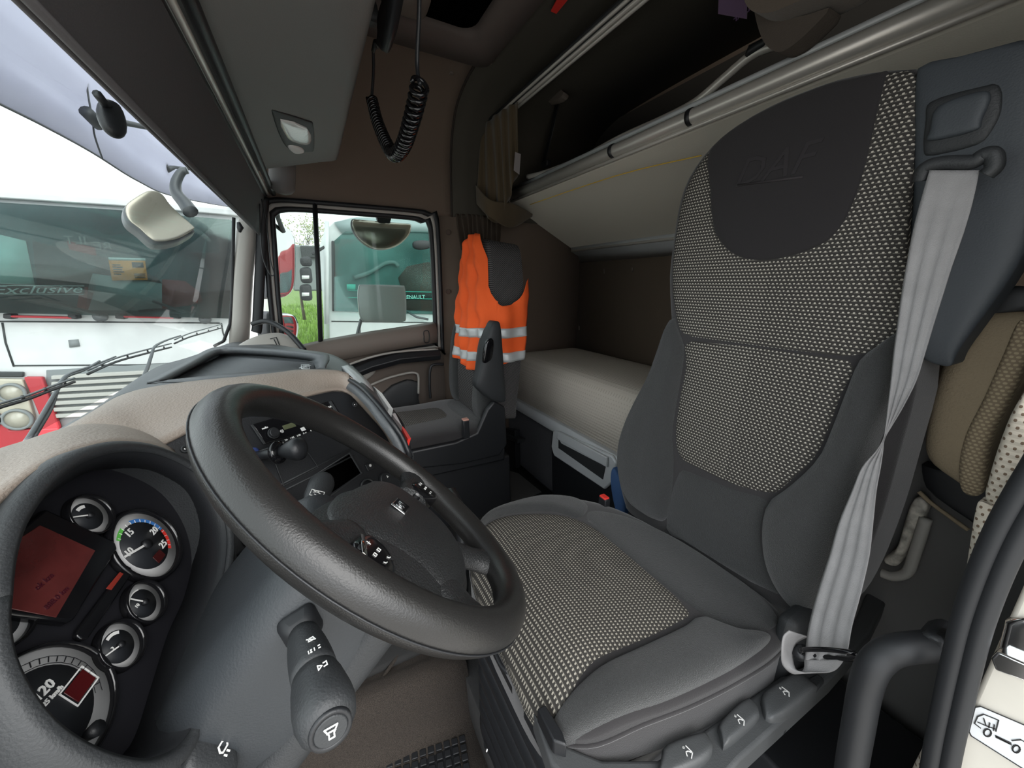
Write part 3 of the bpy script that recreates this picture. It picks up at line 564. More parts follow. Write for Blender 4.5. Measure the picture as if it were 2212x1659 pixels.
cpb('side_cheek', ((541, 919), (546, 917), (574, 959), (569, 961)), .006, .008, m_blkg, rad, bevel=.0005)
cpb('side_cheek', ((709, 868), (714, 866), (741, 910), (736, 911)), .006, .009, m_blkg, rad, bevel=.0005)
cpb('display', ((609, 920), (634, 912), (640, 921), (614, 929)), .006, .007, mat('olive lcd', (.10, .11, .06), .3), rad, bevel=.0004)
c = CQ.l(586, 938); disc(CQ, c, .0105, .006, .016, 'volume_knob', m_blk, rad, seg=20, r2=.009, bevel=.001)
ring(CQ, c, [(.0095, .010), (.0115, .010), (.0115, .012), (.0095, .012)], 'knob_ring', m_blkg, rad, seg=20)
def ctext(s, u, v, size, par=rad, h=.0065, rot=.0, m=m_white, fr=CQ, name='print'): return text(s, size, fr, fr.l(u, v, 0), h, name, m, par, rot=rot, bold=.0002)
ctext('radio', 569, 926, .0055); ctext('RC', 602, 957, .0048); ctext('TA', 615, 952, .0048); ctext('1 BK', 628, 947, .0045); ctext('2 BS', 642, 942, .0045); ctext('3 -<', 655, 937, .0045); ctext('4', 668, 932, .0045)
ctext('AUDIO', 711, 880, .005); ctext('+', 709, 892, .01); ctext('+', 717, 895, .009); ctext('4))', 605, 933, .007)
cpb('preset_key', ((648, 925), (656, 922), (661, 929), (652, 932)), .006, .0075, m_white, rad, bevel=.0004)
# compartments below the radio
def frame_px(name, px, wd, h0, h1, m, par=dash):
    c = V(((sum(q[0] for q in px))/len(px), (sum(q[1] for q in px))/len(px))); mb = MB(); n = len(px)
    ins = [tuple(V(q).lerp(c, wd)) for q in px]
    a = [CQ.w(*q, h1) for q in px]; b = [CQ.w(*q, h1) for q in ins]; d = [CQ.w(*q, h0) for q in ins]; e = [CQ.w(*q, h0) for q in px]
    mb.add(a+b+d+e, [(k*n+i, k*n+(i+1) % n, ((k+1) % 4)*n+(i+1) % n, ((k+1) % 4)*n+i) for k in range(4) for i in range(n)]); return mb.ob(name, m, par)
frame_px('slot_frame', ((672, 1030), (756, 976), (784, 1022), (700, 1082)), .08, 0, .004, m_blkg)
cpb('slot_recess', ((678, 1030), (754, 982), (777, 1022), (702, 1074)), -.001, .001, mat('void black', (.001, .001, .001), 1, spec=0), bevel=0)
frame_px('tray_frame', ((590, 990), (655, 960), (690, 1010), (612, 1050)), .06, 0, .004, m_blkg)
for a, b in (((597, 1052), (757, 970)), ((605, 1064), (764, 984)), ((560, 975), (650, 945))): MB().tube([CQ.w(*a, .002), CQ.w(*b, .002)], .002, 6).ob('panel_ridge', m_blkg, dash)
cpb('switch', ((786, 1005), (803, 999), (810, 1012), (793, 1018)), 0, .005, m_blk, bevel=.001); ctext('*', 798, 1009, .016, dash, .006, name='snow_mark')
for (u, v) in ((829, 1036), ): c = CQ.l(u, v); disc(CQ, c, .017, 0, .012, 'rotary_switch', m_blk, dash, seg=24, bevel=.002); ctext('I-', u+2, v-5, .009, dash, .0125, name='switch_mark')
c = CQ.l(793, 1052); ring(CQ, c, [(.016, 0), (.02, 0), (.02, .006), (.016, .006)], 'socket_ring', m_blkg, dash, seg=28); disc(CQ, c, .016, 0, .002, 'socket_cap', m_blk, dash, seg=24)
cpb('switch_bank', ((560, 1160), (600, 1130), (650, 1190), (600, 1230)), 0, .01, m_blkg)
for i in range(4):
    cpb('air_vane', tuple((u-i*10, v+i*26) for u, v in ((520, 1170), (550, 1150), (556, 1158), (526, 1180))), -.0, .014, m_blk)
# trailer brake lever
tb = thing('hand_brake_lever', 'black knobbed hand valve lever sticking out below the radio', 'lever', CQ.w(560, 985))
P0, P1 = CQ.w(545, 986, .0), CQ.w(595, 978, .06)
P2, P3 = CQ.w(600, 977, .065), CQ.w(655, 968, .11)
MB().tube([P0, P1], .0085, 14).ob('stem', m_blk, tb)
dd = (P3-P2).normalized()
MB().tube([P2-dd*.006, P2-dd*.003, P2+dd*.004, P2+dd*.007], [.013, .0215, .0215, .013], 22).ob('collar', m_gloss, tb)
MB().tube([P2+dd*.004, P2+dd*.012, P2.lerp(P3, .4), P2.lerp(P3, .7), P2.lerp(P3, .9), P3, P3+dd*.004], [.009, .012, .0155, .021, .021, .014, .004], 18).ob('knob', m_blk, tb)
ring(Fr(P0, V((0, 0, 1)), dd.cross(V((0, 0, 1))).normalized()), (0, 0), [(.011, -.004), (.017, -.004), (.017, .004), (.011, .004)], 'blue_ring', mat('blue plastic', (.08, .13, .4), .4), tb, seg=20)
# papers and folder wedged on the passenger side of the console
for k, (pa, m, lab) in enumerate(((((800, 842), (818, 858), (842, 895), (832, 892)), m_white, 'folded white paper sheet tucked at the top of the console side'),
      (((826, 880), (848, 905), (862, 935), (846, 915)), mat('printed paper', (.55, .5, .5), .6), 'grey printed sheet tucked halfway down the console side'),
      (((856, 925), (868, 938), (881, 960), (874, 962)), m_red, 'red folder tucked at the lower end of the console side'))):
    tag(MB().prism([P(u, v, z=.955-k*.025)+V((.02, -.012, .005)) for u, v in pa], (.012, .006, -.03)).ob(('paper_sheet', 'paper_sheet', 'red_folder')[k], m, smooth=False), lab, 'paper' if k < 2 else 'folder')
# ---------------------------------------------------------------- instrument cluster
cl = thing('instrument_cluster', 'black oval instrument cluster with silver-rimmed gauges under a beige cowl', 'instrument panel', CL.w(200, 1250))
RH = .065
rim_px = [(22, 1290), (18, 1345), (34, 1430), (84, 1520), (150, 1585), (240, 1630), (330, 1640), (405, 1590), (440, 1480), (452, 1380), (470, 1300), (487, 1220), (490, 1150), (470, 1085), (425, 1025), (350, 985), (270, 975), (190, 993), (120, 1040), (60, 1120), (32, 1200)]
face_px = [(5, 1300), (0, 1400), (20, 1500), (80, 1600), (180, 1660), (240, 1650), (290, 1600), (330, 1480), (365, 1370), (400, 1290), (418, 1210), (412, 1140), (380, 1075), (330, 1035), (270, 1015), (200, 1015), (130, 1050), (60, 1110), (20, 1200)]
Rm = rs(cr([CL.w(u, v, RH) for u, v in rim_px]+[CL.w(*rim_px[0], RH)], 6), 100)
Fc = rs(cr([CL.w(u, v, 0) for u, v in face_px]+[CL.w(*face_px[0], 0)], 6), 100)
grid([Fc, [a.lerp(b, .5)+V((0, 0, 0)) for a, b in zip(Fc, Rm)], Rm], 'shroud_inner', m_blk, cl, solid=.003)
MB().prism([q-CL.n*.001 for q in Fc[:-1]], -CL.n*.03).ob('face_plate', mat('cluster black', (.006, .006, .009), .6), cl, smooth=False)
cen = sum(Rm, V())/100
def outset(L, k, h, z=0): return [q+(q-cen).normalized()*k+CL.n*h+V((0, 0, z)) for q in L]
grid([Rm, outset(Rm, .006, .005), outset(Rm, .014, .0), outset(Rm, .018, -.02), outset(Rm, .018, -.09), outset(Rm, .018, -.2)], 'shroud_outer', m_blkg, cl, solid=.003)
# beige cowl over the cluster
cow_i = [CL.w(u, v, RH-.01) for u, v in ((-120, 1180), (-50, 1120), (0, 1080), (60, 1033), (130, 995), (200, 972), (260, 963), (330, 970), (380, 992))]
cow_o = [P(u, v, y=.42) for u, v in ((-200, 1080), (-100, 1015), (0, 975), (60, 957), (130, 937), (200, 925), (262, 930), (310, 945), (345, 966))]
cow_o = [cow_o[0]+V((-.24, -.01, -.10)), cow_o[0]+V((-.12, 0, -.03))]+cow_o; cow_i = [cow_i[0]+V((-.16, -.0, -.12)), cow_i[0]+V((-.09, 0, -.04))]+cow_i
skin(cow_o, cow_i, 'beige_cowl', m_beige, cl, n=50, steps=10, bulge=V((-.1, -.3, 1))*.02, solid=.006)
# gauges
m_dial = mat('dial silver', (.62, .62, .62), .45, .0); m_face = mat('dial face', (.018, .02, .024), .5)
def gauge(name, label, u, v, r, bz=.75, marks=None, needle=None, parent=cl):
    c = CL.l(u, v, 0)
    g = ring(CL, c, [(r, .002), (r*(1+.06*bz), .009), (r*(1+.14*bz), .007), (r*(1+.2*bz), 0), (r, -.002)], name, m_gloss, parent, seg=48, label=label)
    disc(CL, c, r, -.001, .0005, 'dial', m_dial, g, seg=48)
    disc(CL, c, r*.72, .0005, .0012, 'inner_face', m_face, g, seg=40)
    if needle is not None:
        a, l = radians(needle), r*.78
        CL2 = Fr(CL.p(c[0], c[1], 0), CL.x, CL.y)
        strokes([[(0, 0), (l*cos(a), l*sin(a))]], CL2, r*.06, .0045, 'needle', m_white, g)
        disc(CL2, (0, 0), r*.14, .0012, .006, 'needle_hub', m_blk, g, seg=16)
    return g, c
def arc(fr, c, r0, r1, a0, a1, h, name, m, par, n=14):
    A_ = [fr.p(c[0]+r1*cos(radians(a0+(a1-a0)*i/n)), c[1]+r1*sin(radians(a0+(a1-a0)*i/n)), h) for i in range(n+1)]
    B_ = [fr.p(c[0]+r0*cos(radians(a0+(a1-a0)*i/n)), c[1]+r0*sin(radians(a0+(a1-a0)*i/n)), h) for i in range(n+1)]
    return MB().add(A_+B_, [(i, i+1, n+2+i, n+1+i) for i in range(n)]).ob(name, m, par, smooth=False)
m_blue = mat('blue band', (.05, .2, .55), .5); m_green = mat('green band', (.12, .55, .08), .5)
g, c = gauge('gauge', 'rev counter', 312, 1178, .047, needle=165)
arc(CL, c, .0335, .0385, 100, 128, .0015, 'green_band', m_green, g); arc(CL, c, .0335, .0385, -2, 76, .0015, 'blue_band', m_blue, g); arc(CL, c, .0335, .0385, -52, -4, .0015, 'red_band', m_red, g)
for a in range(-44, 132, 6): r_ = radians(a); strokes([[(.0335*cos(r_), .0335*sin(r_)), (.037*cos(r_), .037*sin(r_))]], Fr(CL.p(*c), CL.x, CL.y), .0006, .0022, 'tick', m_white, g) if a % 12 == 4 else None
for s, a in (('15', 98), ('20', 10), ('25', -42), ('10', 160)): text(s, .0125, CL, (c[0]+.026*cos(radians(a)), c[1]+.026*sin(radians(a))), .002, 'numeral', m_white, g, bold=.0002)
MB().prism([CL.p(c[0]+a, c[1]+b, .0014) for a, b in ((-.008, -.03), (.009, -.03), (.009, -.018), (-.008, -.018))], CL.n*.001).ob('mini_display', mat('dark red lcd', (.05, .006, .006), .2), g, bevel=.0005)
g, c = gauge('gauge', 'fuel gauge', 188, 1116, .0245, needle=150)
arc(CL, c, .011, .015, 60, 110, .0016, 'scale_band', m_white, g)
g, c = gauge('gauge', 'oil gauge', 307, 1304, .0245, needle=118); text('10', .006, CL, (c[0]-.008, c[1]+.004), .002, 'numeral', m_white, g)
arc(CL, c, .017, .0185, 60, 190, .0016, 'scale_band', m_white, g)
g, c = gauge('gauge', 'pressure gauge', 254, 1397, .0245, needle=160); arc(CL, c, .013, .0165, 40, 100, .0016, 'scale_band', m_white, g); text('2', .006, CL, (c[0]-.006, c[1]+.004), .002, 'numeral', m_white, g)
g, c = gauge('gauge', 'speedometer', 96, 1542, .056, needle=None, bz=.35)
for a in range(-30, 130, 9): r_ = radians(a); strokes([[(.043*cos(r_), .043*sin(r_)), (.0475*cos(r_), .0475*sin(r_))]], Fr(CL.p(*c), CL.x, CL.y), .0007, .0016, 'tick', m_blk, g)
arc(CL, c, .0415, .0421, -40, 150, .0016, 'scale_line', m_blk, g); arc(CL, c, .0478, .0484, -40, 150, .0016, 'scale_line', m_blk, g)
text('120', .0125, CL, CL.l(90, 1494), .002, 'numeral', m_white, g, rot=-.1, bold=.0003); text('125 km/h', .006, CL, CL.l(106, 1509), .002, 'print', m_white, g, rot=-.1, bold=.0002)
MB().prism([CL.p(c[0]+a, c[1]+b, .0014) for a, b in ((.018, -.018), (.042, -.018), (.042, -.001), (.018, -.001))], CL.n*.001).ob('mini_display', mat('dark red lcd 2', (.07, .005, .006), .2), g, bevel=.0005)
strokes([[(.016, -.02), (.044, -.02), (.044, .001), (.016, .001), (.016, -.02)]], Fr(CL.p(*c), CL.x, CL.y), .0014, .0016, 'display_frame', m_white, g)
MB().tube([CL.w(165, 1600, .006), CL.w(190, 1588, .016)], .0028, 8).ob('reset_stalk', m_blk, g); MB().tube([CL.w(190, 1588, .016), CL.w(212, 1572, .026)], [.005, .007], 12).ob('reset_knob', m_blk, g)
gauge('gauge', 'gauge half hidden at the left', -12, 1345, .0245)
# display
dpx = [(88, 1138), (215, 1195), (130, 1340), (-10, 1300), (0, 1200)]
LC = cpb('display_frame', [(78, 1108), (232, 1178), (238, 1195), (140, 1350), (125, 1356), (-20, 1340), (-10, 1180)], .0, .010, m_gloss, cl, bevel=.003, fr=CL)
cpb('lcd_screen', [(85, 1135), (205, 1190), (120, 1335), (-10, 1310), (0, 1190)], .010, .011, mat('red lcd glass', (.085, .018, .017), .15, var=(14, .4), coat=.8), cl, bevel=.0005, fr=CL)
cpb('warning_strip', [(262, 1225), (276, 1232), (274, 1248), (180, 1385), (164, 1390), (152, 1380), (156, 1366)], .0, .006, m_gloss, cl, bevel=.002, fr=CL)
cpb('warning_light', [(258, 1236), (266, 1240), (240, 1275), (228, 1272)], .006, .0068, mat('dull red lens', (.25, .03, .02), .3), cl, bevel=.0004, fr=CL)
text('ok km', .008, CL, CL.l(70, 1270), .0115, 'print', mat('lcd ink', (.05, .005, .012), .4), cl); text('888.0 km', .0075, CL, CL.l(98, 1305), .0115, 'print', mat('lcd ink 2', (.05, .005, .012), .4), cl)
# lower column-side panel with two rocker switches
lp_ = thing('switch_panel', 'black lower panel with two pictogram switches at the bottom left', 'panel', P(420, 1600, z=.8))
SPf = Fr(P(430, 1610, z=.78), (.9, -.35, -.1), (.1, .55, .8)); SPf = Fr(SPf.o, SPf.x, SPf.n.cross(SPf.x))
pillow('panel', [SPf.l(*q) for q in ((385, 1500), (480, 1520), (500, 1600), (490, 1720), (360, 1720), (372, 1600))], SPf, m_blk, lp_, puff=.012, thick=.06)
pillow('rocker_switch', [SPf.l(*q) for q in ((400, 1590), (470, 1600), (488, 1640), (480, 1700), (380, 1700), (385, 1620))], SPf.sh(.012), m_blkg, lp_, puff=.008, thick=.02, smoothn=3)
strokes([[(-.5, -.4), (.5, .5)], [(-.5, .5), (.5, -.4)], [(-.2, .5), (-.2, -.5)]], SPf, .0016, .02, 'icon', m_white, lp_, sc=.008, o=SPf.l(462, 1594))
strokes([[(-.6, 0), (-.3, .5), (.4, .5), (.7, 0), (.4, -.3), (-.4, -.3), (-.6, 0)], [(-.5, -.6), (-.4, -.9)], [(0, -.6), (.1, -.9)]], SPf, .0016, .026, 'icon', m_white, lp_, sc=.009, o=SPf.l(440, 1645))
# ================================================================ STEERING COLUMN
ta = radians(44); WC = V((.494, -.058, .961)); WN = V((0, -sin(ta), cos(ta)))
WF0 = Fr(WC, (1, 0, 0), (0, cos(ta), sin(ta)))
sc_ = thing('steering_column', 'dark slate steering column shroud with control stalks', 'steering column', WC-WN*.2)
def rrect(w_, a0, a1, r, n=6):
    out = []
    for cx, cy, s0 in ((w_-r, a1-r, 0), (-w_+r, a1-r, 90), (-w_+r, a0+r, 180), (w_-r, a0+r, 270)):
        for k in range(n+1): a = radians(s0+90*k/n); out.append((cx+r*cos(a), cy+r*sin(a)))
    return out
mb = MB(); mb.loft([[WF0.p(.0+a, b, h) for a, b in rrect(w_, a0, a1, r)] for h, w_, a0, a1, r in ((-.05, .07, -.06, .06, .04), (-.065, .085, -.075, .075, .045), (-.10, .10, -.085, .085, .05), (-.17, .112, -.09, .09, .05), (-.26, .105, -.085, .085, .045), (-.36, .09, -.07, .07, .04))])
mb.ob('shroud', m_slate, sc_, sub=1)
mb = MB(); mb.loft([[WF0.p(a*1.012, b-.0, h) for a, b in rrect(.106, -.094, -.035, .025)] for h in (-.10, -.30)]); mb.ob('lower_shell', m_blkg, sc_, bevel=.003)
def stalkpath(a, b, n=10): return [V(a).lerp(V(b), i/(n-1)) for i in range(n)]
S0, S1 = P(655, 1370, x=.375), P(710, 1560, x=.262)
st = MB(); pth = stalkpath(S0, S1, 12); st.tube(pth[:7], [.014, .016, .0175, .0185, .0192, .0195, .0195], 26); so1 = st.ob('stalk', m_blkg, sc_)
ax = (S1-S0).normalized()
MB().tube([pth[6]+ax*.001, pth[7], pth[9], pth[10], pth[11], pth[11]+ax*.006], [.0195, .0215, .0238, .0238, .0215, .015], 28).ob('stalk_ring', m_blkg, so1)
MB().tube([pth[6]-ax*.0008, pth[6]+ax*.0012], .0187, 24).ob('stalk_groove', m_blk, so1)
SF = Fr(S1+ax*.006, V((0, .75, .66)), ax.cross(V((0, .75, .66)))); SF = Fr(SF.o, SF.x, ax.cross(SF.x))
ring(SF, (0, 0), [(.0125, -.002), (.016, -.002), (.016, .003), (.0125, .003)], 'horn_collar', m_blk, so1, seg=28)
disc(SF, (0, 0), .0125, -.002, .0035, 'horn_button', m_blkg, so1, seg=28, bevel=.001)
def facing(p): # small decal frame on the stalk facing up and out
    n = (EYE-p).normalized(); n = (n-ax*n.dot(ax)).normalized(); y = -ax; return Fr(p+n*.0, y.cross(n).normalized(), y)
horn = [[(-.5, -.2), (-.1, -.2), (.5, -.5), (.5, .5), (-.1, .2), (-.5, .2), (-.5, -.2)], [(.1, -.35), (.1, .35)]]
hn = Fr(SF.o+SF.n*.0, (0.2, .7, .6), SF.n.cross(V((.2, .7, .6)))); hn = Fr(SF.o, SF.n.cross(V((0, 0, 1)).cross(SF.n)).normalized().cross(SF.n)*-1, SF.n.cross(V((0, 0, 1)).cross(SF.n)).normalized())
strokes(horn, SF, .0011, .0046, 'horn_icon', m_white, so1, sc=.0095, rot=-.9)
for k, (t, r, s) in enumerate(((.33, .0185, [[(-.5, -.3), (.5, -.3), (.3, .4), (-.3, .4), (-.5, -.3)], [(-.7, .5), (.6, -.5)]]), (.47, .0195, [[(-.9, -.3), (-.9, .3)], [(-.6, .3), (-.4, .3), (-.6, -.3), (-.4, -.3)], [(0, .3), (0, -.3)], [(.6, .3), (.9, .3)], [(.6, -.3), (.9, -.3)]]), (.72, .0235, [[(-.3, -.5), (.3, 0), (-.3, .5), (-.3, -.5)], [(.5, -.4), (1, -.4), (1, .4), (.5, .4)]]))):
    f = facing(S0.lerp(S1, t)); f.o = f.o+f.n*(r+.0006)
    strokes(s, f, .0009, 0, 'icon', m_white, so1, sc=.0055, o=(.005, 0))
pillow('stalk_boot', [WF0.sh(-.115).l(*q) for q in ((598, 1390), (625, 1330), (655, 1318), (700, 1345), (708, 1380), (690, 1400), (640, 1405), (615, 1408))], Fr(P(652, 1362, x=.385), (0, .72, .69), ax.cross(V((0, .72, .69))).normalized()), m_rub, sc_, puff=.004, thick=.02) if False else MB().tube([S0-ax*.02, S0-ax*.006, S0+ax*.004], [.030, .024, .016], 4, flat=(0, 1, .6)).ob('stalk_boot', m_rub, sc_, bevel=.008, seg=4)
T0, T1 = P(668, 1112, x=.585), P(697, 1040, x=.70)
st2 = MB().tube([T0, T0.lerp(T1, .5), T0.lerp(T1, .52), T0.lerp(T1, .9), T1, T1+(T1-T0).normalized()*.006], [.015, .0185, .0200, .0215, .019, .012], 24).ob('stalk', m_blkg, sc_)
ax2 = (T1-T0).normalized(); n2 = (EYE-T0); n2 = (n2-ax2*n2.dot(ax2)).normalized(); f = Fr(T0.lerp(T1, .3)+n2*.019, ax2.cross(n2)*1, ax2)
strokes([[(-1.2, -1.2), (1, -1.2), (1, .9), (-1.2, .9), (-1.2, -1.2)], [(-.8, 0), (-.2, .3), (.4, 0)], [(-.5, -.6), (0, -.9), (.5, -.6)]], f, .0009, 0, 'icon', m_white, st2, sc=.009); text('ON', .006, f, (-.003, .005), 0, 'print', m_white, st2)
# ================================================================ STEERING WHEEL (turned about 30 degrees)
ph = radians(-30); wx = WF0.x*cos(ph)+WF0.y*sin(ph); WF = Fr(WC, wx, WN.cross(wx)); RW = .225
sw = thing('steering_wheel', 'large black four-spoke steering wheel with grained rim', 'steering wheel', WC)
vs = []; n1, n2_ = 96, 20
for i in range(n1):
    a = 2*pi*i/n1
    for k in range(n2_):
        b = 2*pi*k/n2_; rr2 = RW+.0215*cos(b); vs.append(WF.p(rr2*cos(a), rr2*sin(a), .0235*sin(b)))
link('rim', mesh(vs, [(i*n2_+k, i*n2_+(k+1) % n2_, ((i+1) % n1)*n2_+(k+1) % n2_, ((i+1) % n1)*n2_+k) for i in range(n1) for k in range(n2_)]), m_rim, sw)
ring(WF, (0, 0), [(RW+.0208, -.007), (RW+.0222, -.0065), (RW+.0222, -.0055), (RW+.0208, -.005)], 'rim_seam', m_blk, sw, seg=96)
def spoke(pts, r, name='spoke'): MB().tube(cr([WF.p(*q) for q in pts], 6), r, 16, flat=WF.n).ob(name, m_pad, sw)
nsp = 6*2+1
spoke([(-.13, -.01, -.014), (-.18, .012, -.012), (-.222, .02, -.004)], [(.017, .03-.001*i) if i < 7 else (.017, .024+.002*(i-6)) for i in range(nsp)])
spoke([(.13, -.03, -.014), (.18, -.02, -.012), (.222, -.012, -.004)], [(.017, .03-.001*i) if i < 7 else (.017, .024+.002*(i-6)) for i in range(nsp)])
spoke([(-.06, -.11, -.018), (-.095, -.155, -.014), (-.125, -.187, -.004)], [(.015, .034-.001*i) if i < 7 else (.015, .027+.002*(i-6)) for i in range(nsp)])
spoke([(.045, -.115, -.018), (.075, -.165, -.014), (.095, -.205, -.004)], [(.015, .028-.001*i) if i < 7 else (.015, .022+.002*(i-6)) for i in range(nsp)])
def dome(s, t): return .022-.9*(s*s*.35+(t+.06)**2*.9)
S_ = .225
pillow('hub_base', [(a*S_, b*S_) for a, b in ((-.70, .16), (-.35, .22), (0, .2), (.35, .2), (.68, .1), (.76, -.12), (.6, -.4), (.42, -.6), (.1, -.74), (-.2, -.74), (-.52, -.66), (-.72, -.38), (-.8, -.1))], WF.sh(-.042), m_pad, sw, puff=.024, thick=.045, fn=dome, bt=-.25)
pillow('horn_pad', [(a*S_, b*S_) for a, b in ((-.50, .13), (-.25, .2), (0, .16), (.3, .16), (.52, .05), (.50, -.15), (.46, -.38), (.30, -.58), (.05, -.68), (-.2, -.68), (-.42, -.58), (-.46, -.36), (-.50, -.15), (-.58, -.02))], WF.sh(-.027), m_pad, sw, puff=.016, thick=.025, fn=dome)
def pod_(sx, nm):
    hP = .010; L_ = [WF.l(u, v, hP) for u, v in ((772, 1152), (800, 1144), (830, 1157), (852, 1188), (862, 1228), (855, 1256), (822, 1243), (790, 1218), (776, 1185))]
    if sx > 0: L_ = [(-a, b) for a, b in L_][::-1]
    p_ = pillow('control_pod', L_, Fr(WF.p(0, 0, hP-.014), WF.x, WF.y), m_gloss, sw, puff=.012, thick=.02, R=16, Cn=16, label='glossy button pod', ex=6)
    ca_ = sum(q[0] for q in L_)/len(L_); cb2 = sum(q[1] for q in L_)/len(L_)
    for i in range(3):
        for j in range(2):
            a, b = ca_+sx*(.0-.008+.013*j)-.0015*i*sx, cb2+.014-.012*i
            k_ = pillow('button', [(a-.0052, b-.0045), (a+.0052, b-.0045), (a+.0052, b+.0045), (a-.0052, b+.0045)], Fr(WF.p(0, 0, hP-.003), WF.x, WF.y), m_blkg, p_, puff=.001, thick=.004, R=6, Cn=6, smoothn=3)
            strokes([[[(-.5, 0), (.5, 0)], [(0, -.5), (0, .5)]], [[(-.5, -.4), (.5, -.4), (.5, .3), (-.5, .3), (-.5, -.4)]], [[(-.6, .2), (-.3, -.3), (.3, -.4)]]][i][:2], Fr(WF.p(0, 0, hP), WF.x, WF.y), .0007, -.0012, 'icon', m_white, k_, sc=.0048, o=(a, b))
    return p_
pl_ = pod_(-1, 'l'); pod_(1, 'r')
MB().tube([WF.w(783, 1156, .010), WF.w(786, 1175, .011), WF.w(788, 1200, .010)], [(.001, .003)]*3, 8, flat=WF.n).ob('chrome_strip', m_chr, pl_)
EF = Fr(WF.w(863, 1097, .008)-WF.n*.008, WF.x, WF.y); hh = dome(.003, -.03)-.0105
em = MB().prism([EF.p(a, b, hh-.001) for a, b in ((-.0185, -.0115), (.0185, -.0115), (.0185, .0115), (-.0185, .0115))], EF.n*.0022).ob('emblem', m_chr, sw, bevel=.001)
MB().prism([EF.p(a, b, hh+.001) for a, b in ((-.0165, -.0095), (.0165, -.0095), (.0165, .0095), (-.0165, .0095))], EF.n*.0008).ob('emblem_field', m_gloss, em, smooth=False)
text('DAF', .0155, EF, (0, 0), hh+.0022, 'lettering', m_chr, em, bold=.0006, sx=.88)
# gear selector behind the wheel
gl = thing('gear_lever', 'gear knob with chrome cap standing behind the steering wheel', 'gear lever', P(985, 1100, z=.75))
GF = P(978, 1085, y=-.36)
a, b = P(972, 1062, y=-.33), P(1000, 1130, y=-.33)
MB().tube([b+V((0, .02, -.62)), b, b.lerp(a, .4), a, a+V((-.002, 0, .006))], [.012, .02, .026, .022, .010], 16).ob('knob', m_blk, gl)
MB().tube([a+V((0, 0, -.004)), a+V((0, 0, .006)), a+V((0, 0, .010))], [.019, .017, .006], 16).ob('cap', m_chr, gl)
# ================================================================ SEATS
def seat(name, label, BO, bx, outline, ins, head, bolL, bolR, CU_, cout, cins, parent_loc): pass
ds = thing('driver_seat', 'large charcoal driver seat with dotted centre panels facing the steering wheel', 'seat', (.5, -.6, .1))
BN = V((0, 1, 0)); lean = .09
BF = Fr((.45, -.80, .60), (-1, 0, 0), V((0, -lean, 1)))       # faces forward (+y)
def B(u, v, h=0): return BF.l(u, v, h)
bo = [(1985, 150), (1950, 152), (1880, 160), (1800, 178), (1700, 215), (1600, 270), (1535, 325), (1490, 390), (1470, 450), (1456, 540), (1450, 600), (1452, 660), (1452, 700), (1415, 800), (1375, 865), (1345, 930), (1335, 990), (1345, 1060), (1365, 1110), (1440, 1150), (1560, 1230), (1680, 1310), (1740, 1345), (1800, 1330), (1850, 1260), (1905, 1120), (1950, 960), (1985, 820), (1975, 700), (1972, 560), (1975, 400), (1985, 250), (1992, 180)]
boL = [B(u, v) for u, v in bo]
pillow('backrest', boL, BF, m_seat2, ds, puff=.028, thick=.10, smoothn=3, R=44, Cn=36, ex=8, label='dark cloth back shell')
BQ = BF.sh(.021)
top = [(1900, 163), (1935, 157), (1978, 157), (1985, 200), (1975, 330), (1965, 450), (1958, 560), (1950, 700), (1860, 775), (1750, 758), (1600, 742), (1485, 732), (1462, 680), (1454, 600), (1460, 520), (1472, 450), (1492, 390), (1532, 330), (1600, 272), (1700, 218), (1800, 180)]
pillow('upper_panel', [BQ.l(u, v) for u, v in top], BQ, m_dot, ds, puff=.012, thick=.014, smoothn=3, R=40, Cn=36, ex=10, label='dotted cloth panel')
mid = [(1486, 736), (1600, 746), (1750, 762), (1858, 779), (1830, 850), (1800, 930), (1770, 990), (1700, 1055), (1672, 1066), (1600, 1050), (1520, 1020), (1470, 985), (1460, 930), (1470, 850), (1482, 790)]
pillow('lumbar_panel', [BQ.l(u, v) for u, v in mid], BQ, m_dot, ds, puff=.012, thick=.014, smoothn=3, R=30, Cn=30, ex=10, label='dotted cloth panel')
HQ = BF.sh(.034)
hd = [(1905, 160), (1912, 162), (1890, 260), (1870, 350), (1845, 430), (1815, 490), (1770, 530), (1700, 555), (1640, 562), (1590, 552), (1555, 520), (1540, 480), (1534, 400), (1532, 328), (1600, 268), (1700, 216), (1800, 178)]
hp = pillow('headrest_panel', [HQ.l(u, v) for u, v in hd], HQ, m_head, ds, puff=.010, thick=.014, smoothn=3, R=34, Cn=30, ex=6, label='plain black headrest panel')
text('DAF', .075, HQ, HQ.l(1670, 365), .0108, 'embossed_lettering', mat('emboss', (.020, .017, .019), .8), hp, shear=.3, ext=.0006, sx=1.0)
MB().tube([HQ.p(*HQ.l(u, v), .0100) for u, v in ((1600, 402), (1740, 385))], .0025, 6).ob('embossed_line', mat('emboss 2', (.022, .018, .02), .8), hp)
bl_ = [(1452, 690), (1470, 715), (1484, 750), (1480, 800), (1468, 870), (1458, 940), (1462, 1010), (1445, 1120), (1400, 1112), (1362, 1085), (1345, 1040), (1340, 980), (1352, 925), (1378, 868), (1415, 800)]
pillow('side_bolster', [B(u, v, .018) for u, v in bl_], BF.sh(.018), m_seat, ds, puff=.042, thick=.05, smoothn=3, R=30, Cn=22, ex=4)
brr = [(1950, 712), (1962, 730), (1955, 800), (1935, 880), (1900, 960), (1870, 1060), (1830, 1170), (1790, 1260), (1750, 1330), (1700, 1290), (1665, 1220), (1655, 1150), (1665, 1085), (1710, 1050), (1775, 990), (1806, 930), (1836, 850), (1865, 778), (1905, 745)]
pillow('side_bolster', [B(u, v, .018) for u, v in brr], BF.sh(.018), m_seat, ds, puff=.05, thick=.05, smoothn=3, R=34, Cn=22, ex=4)
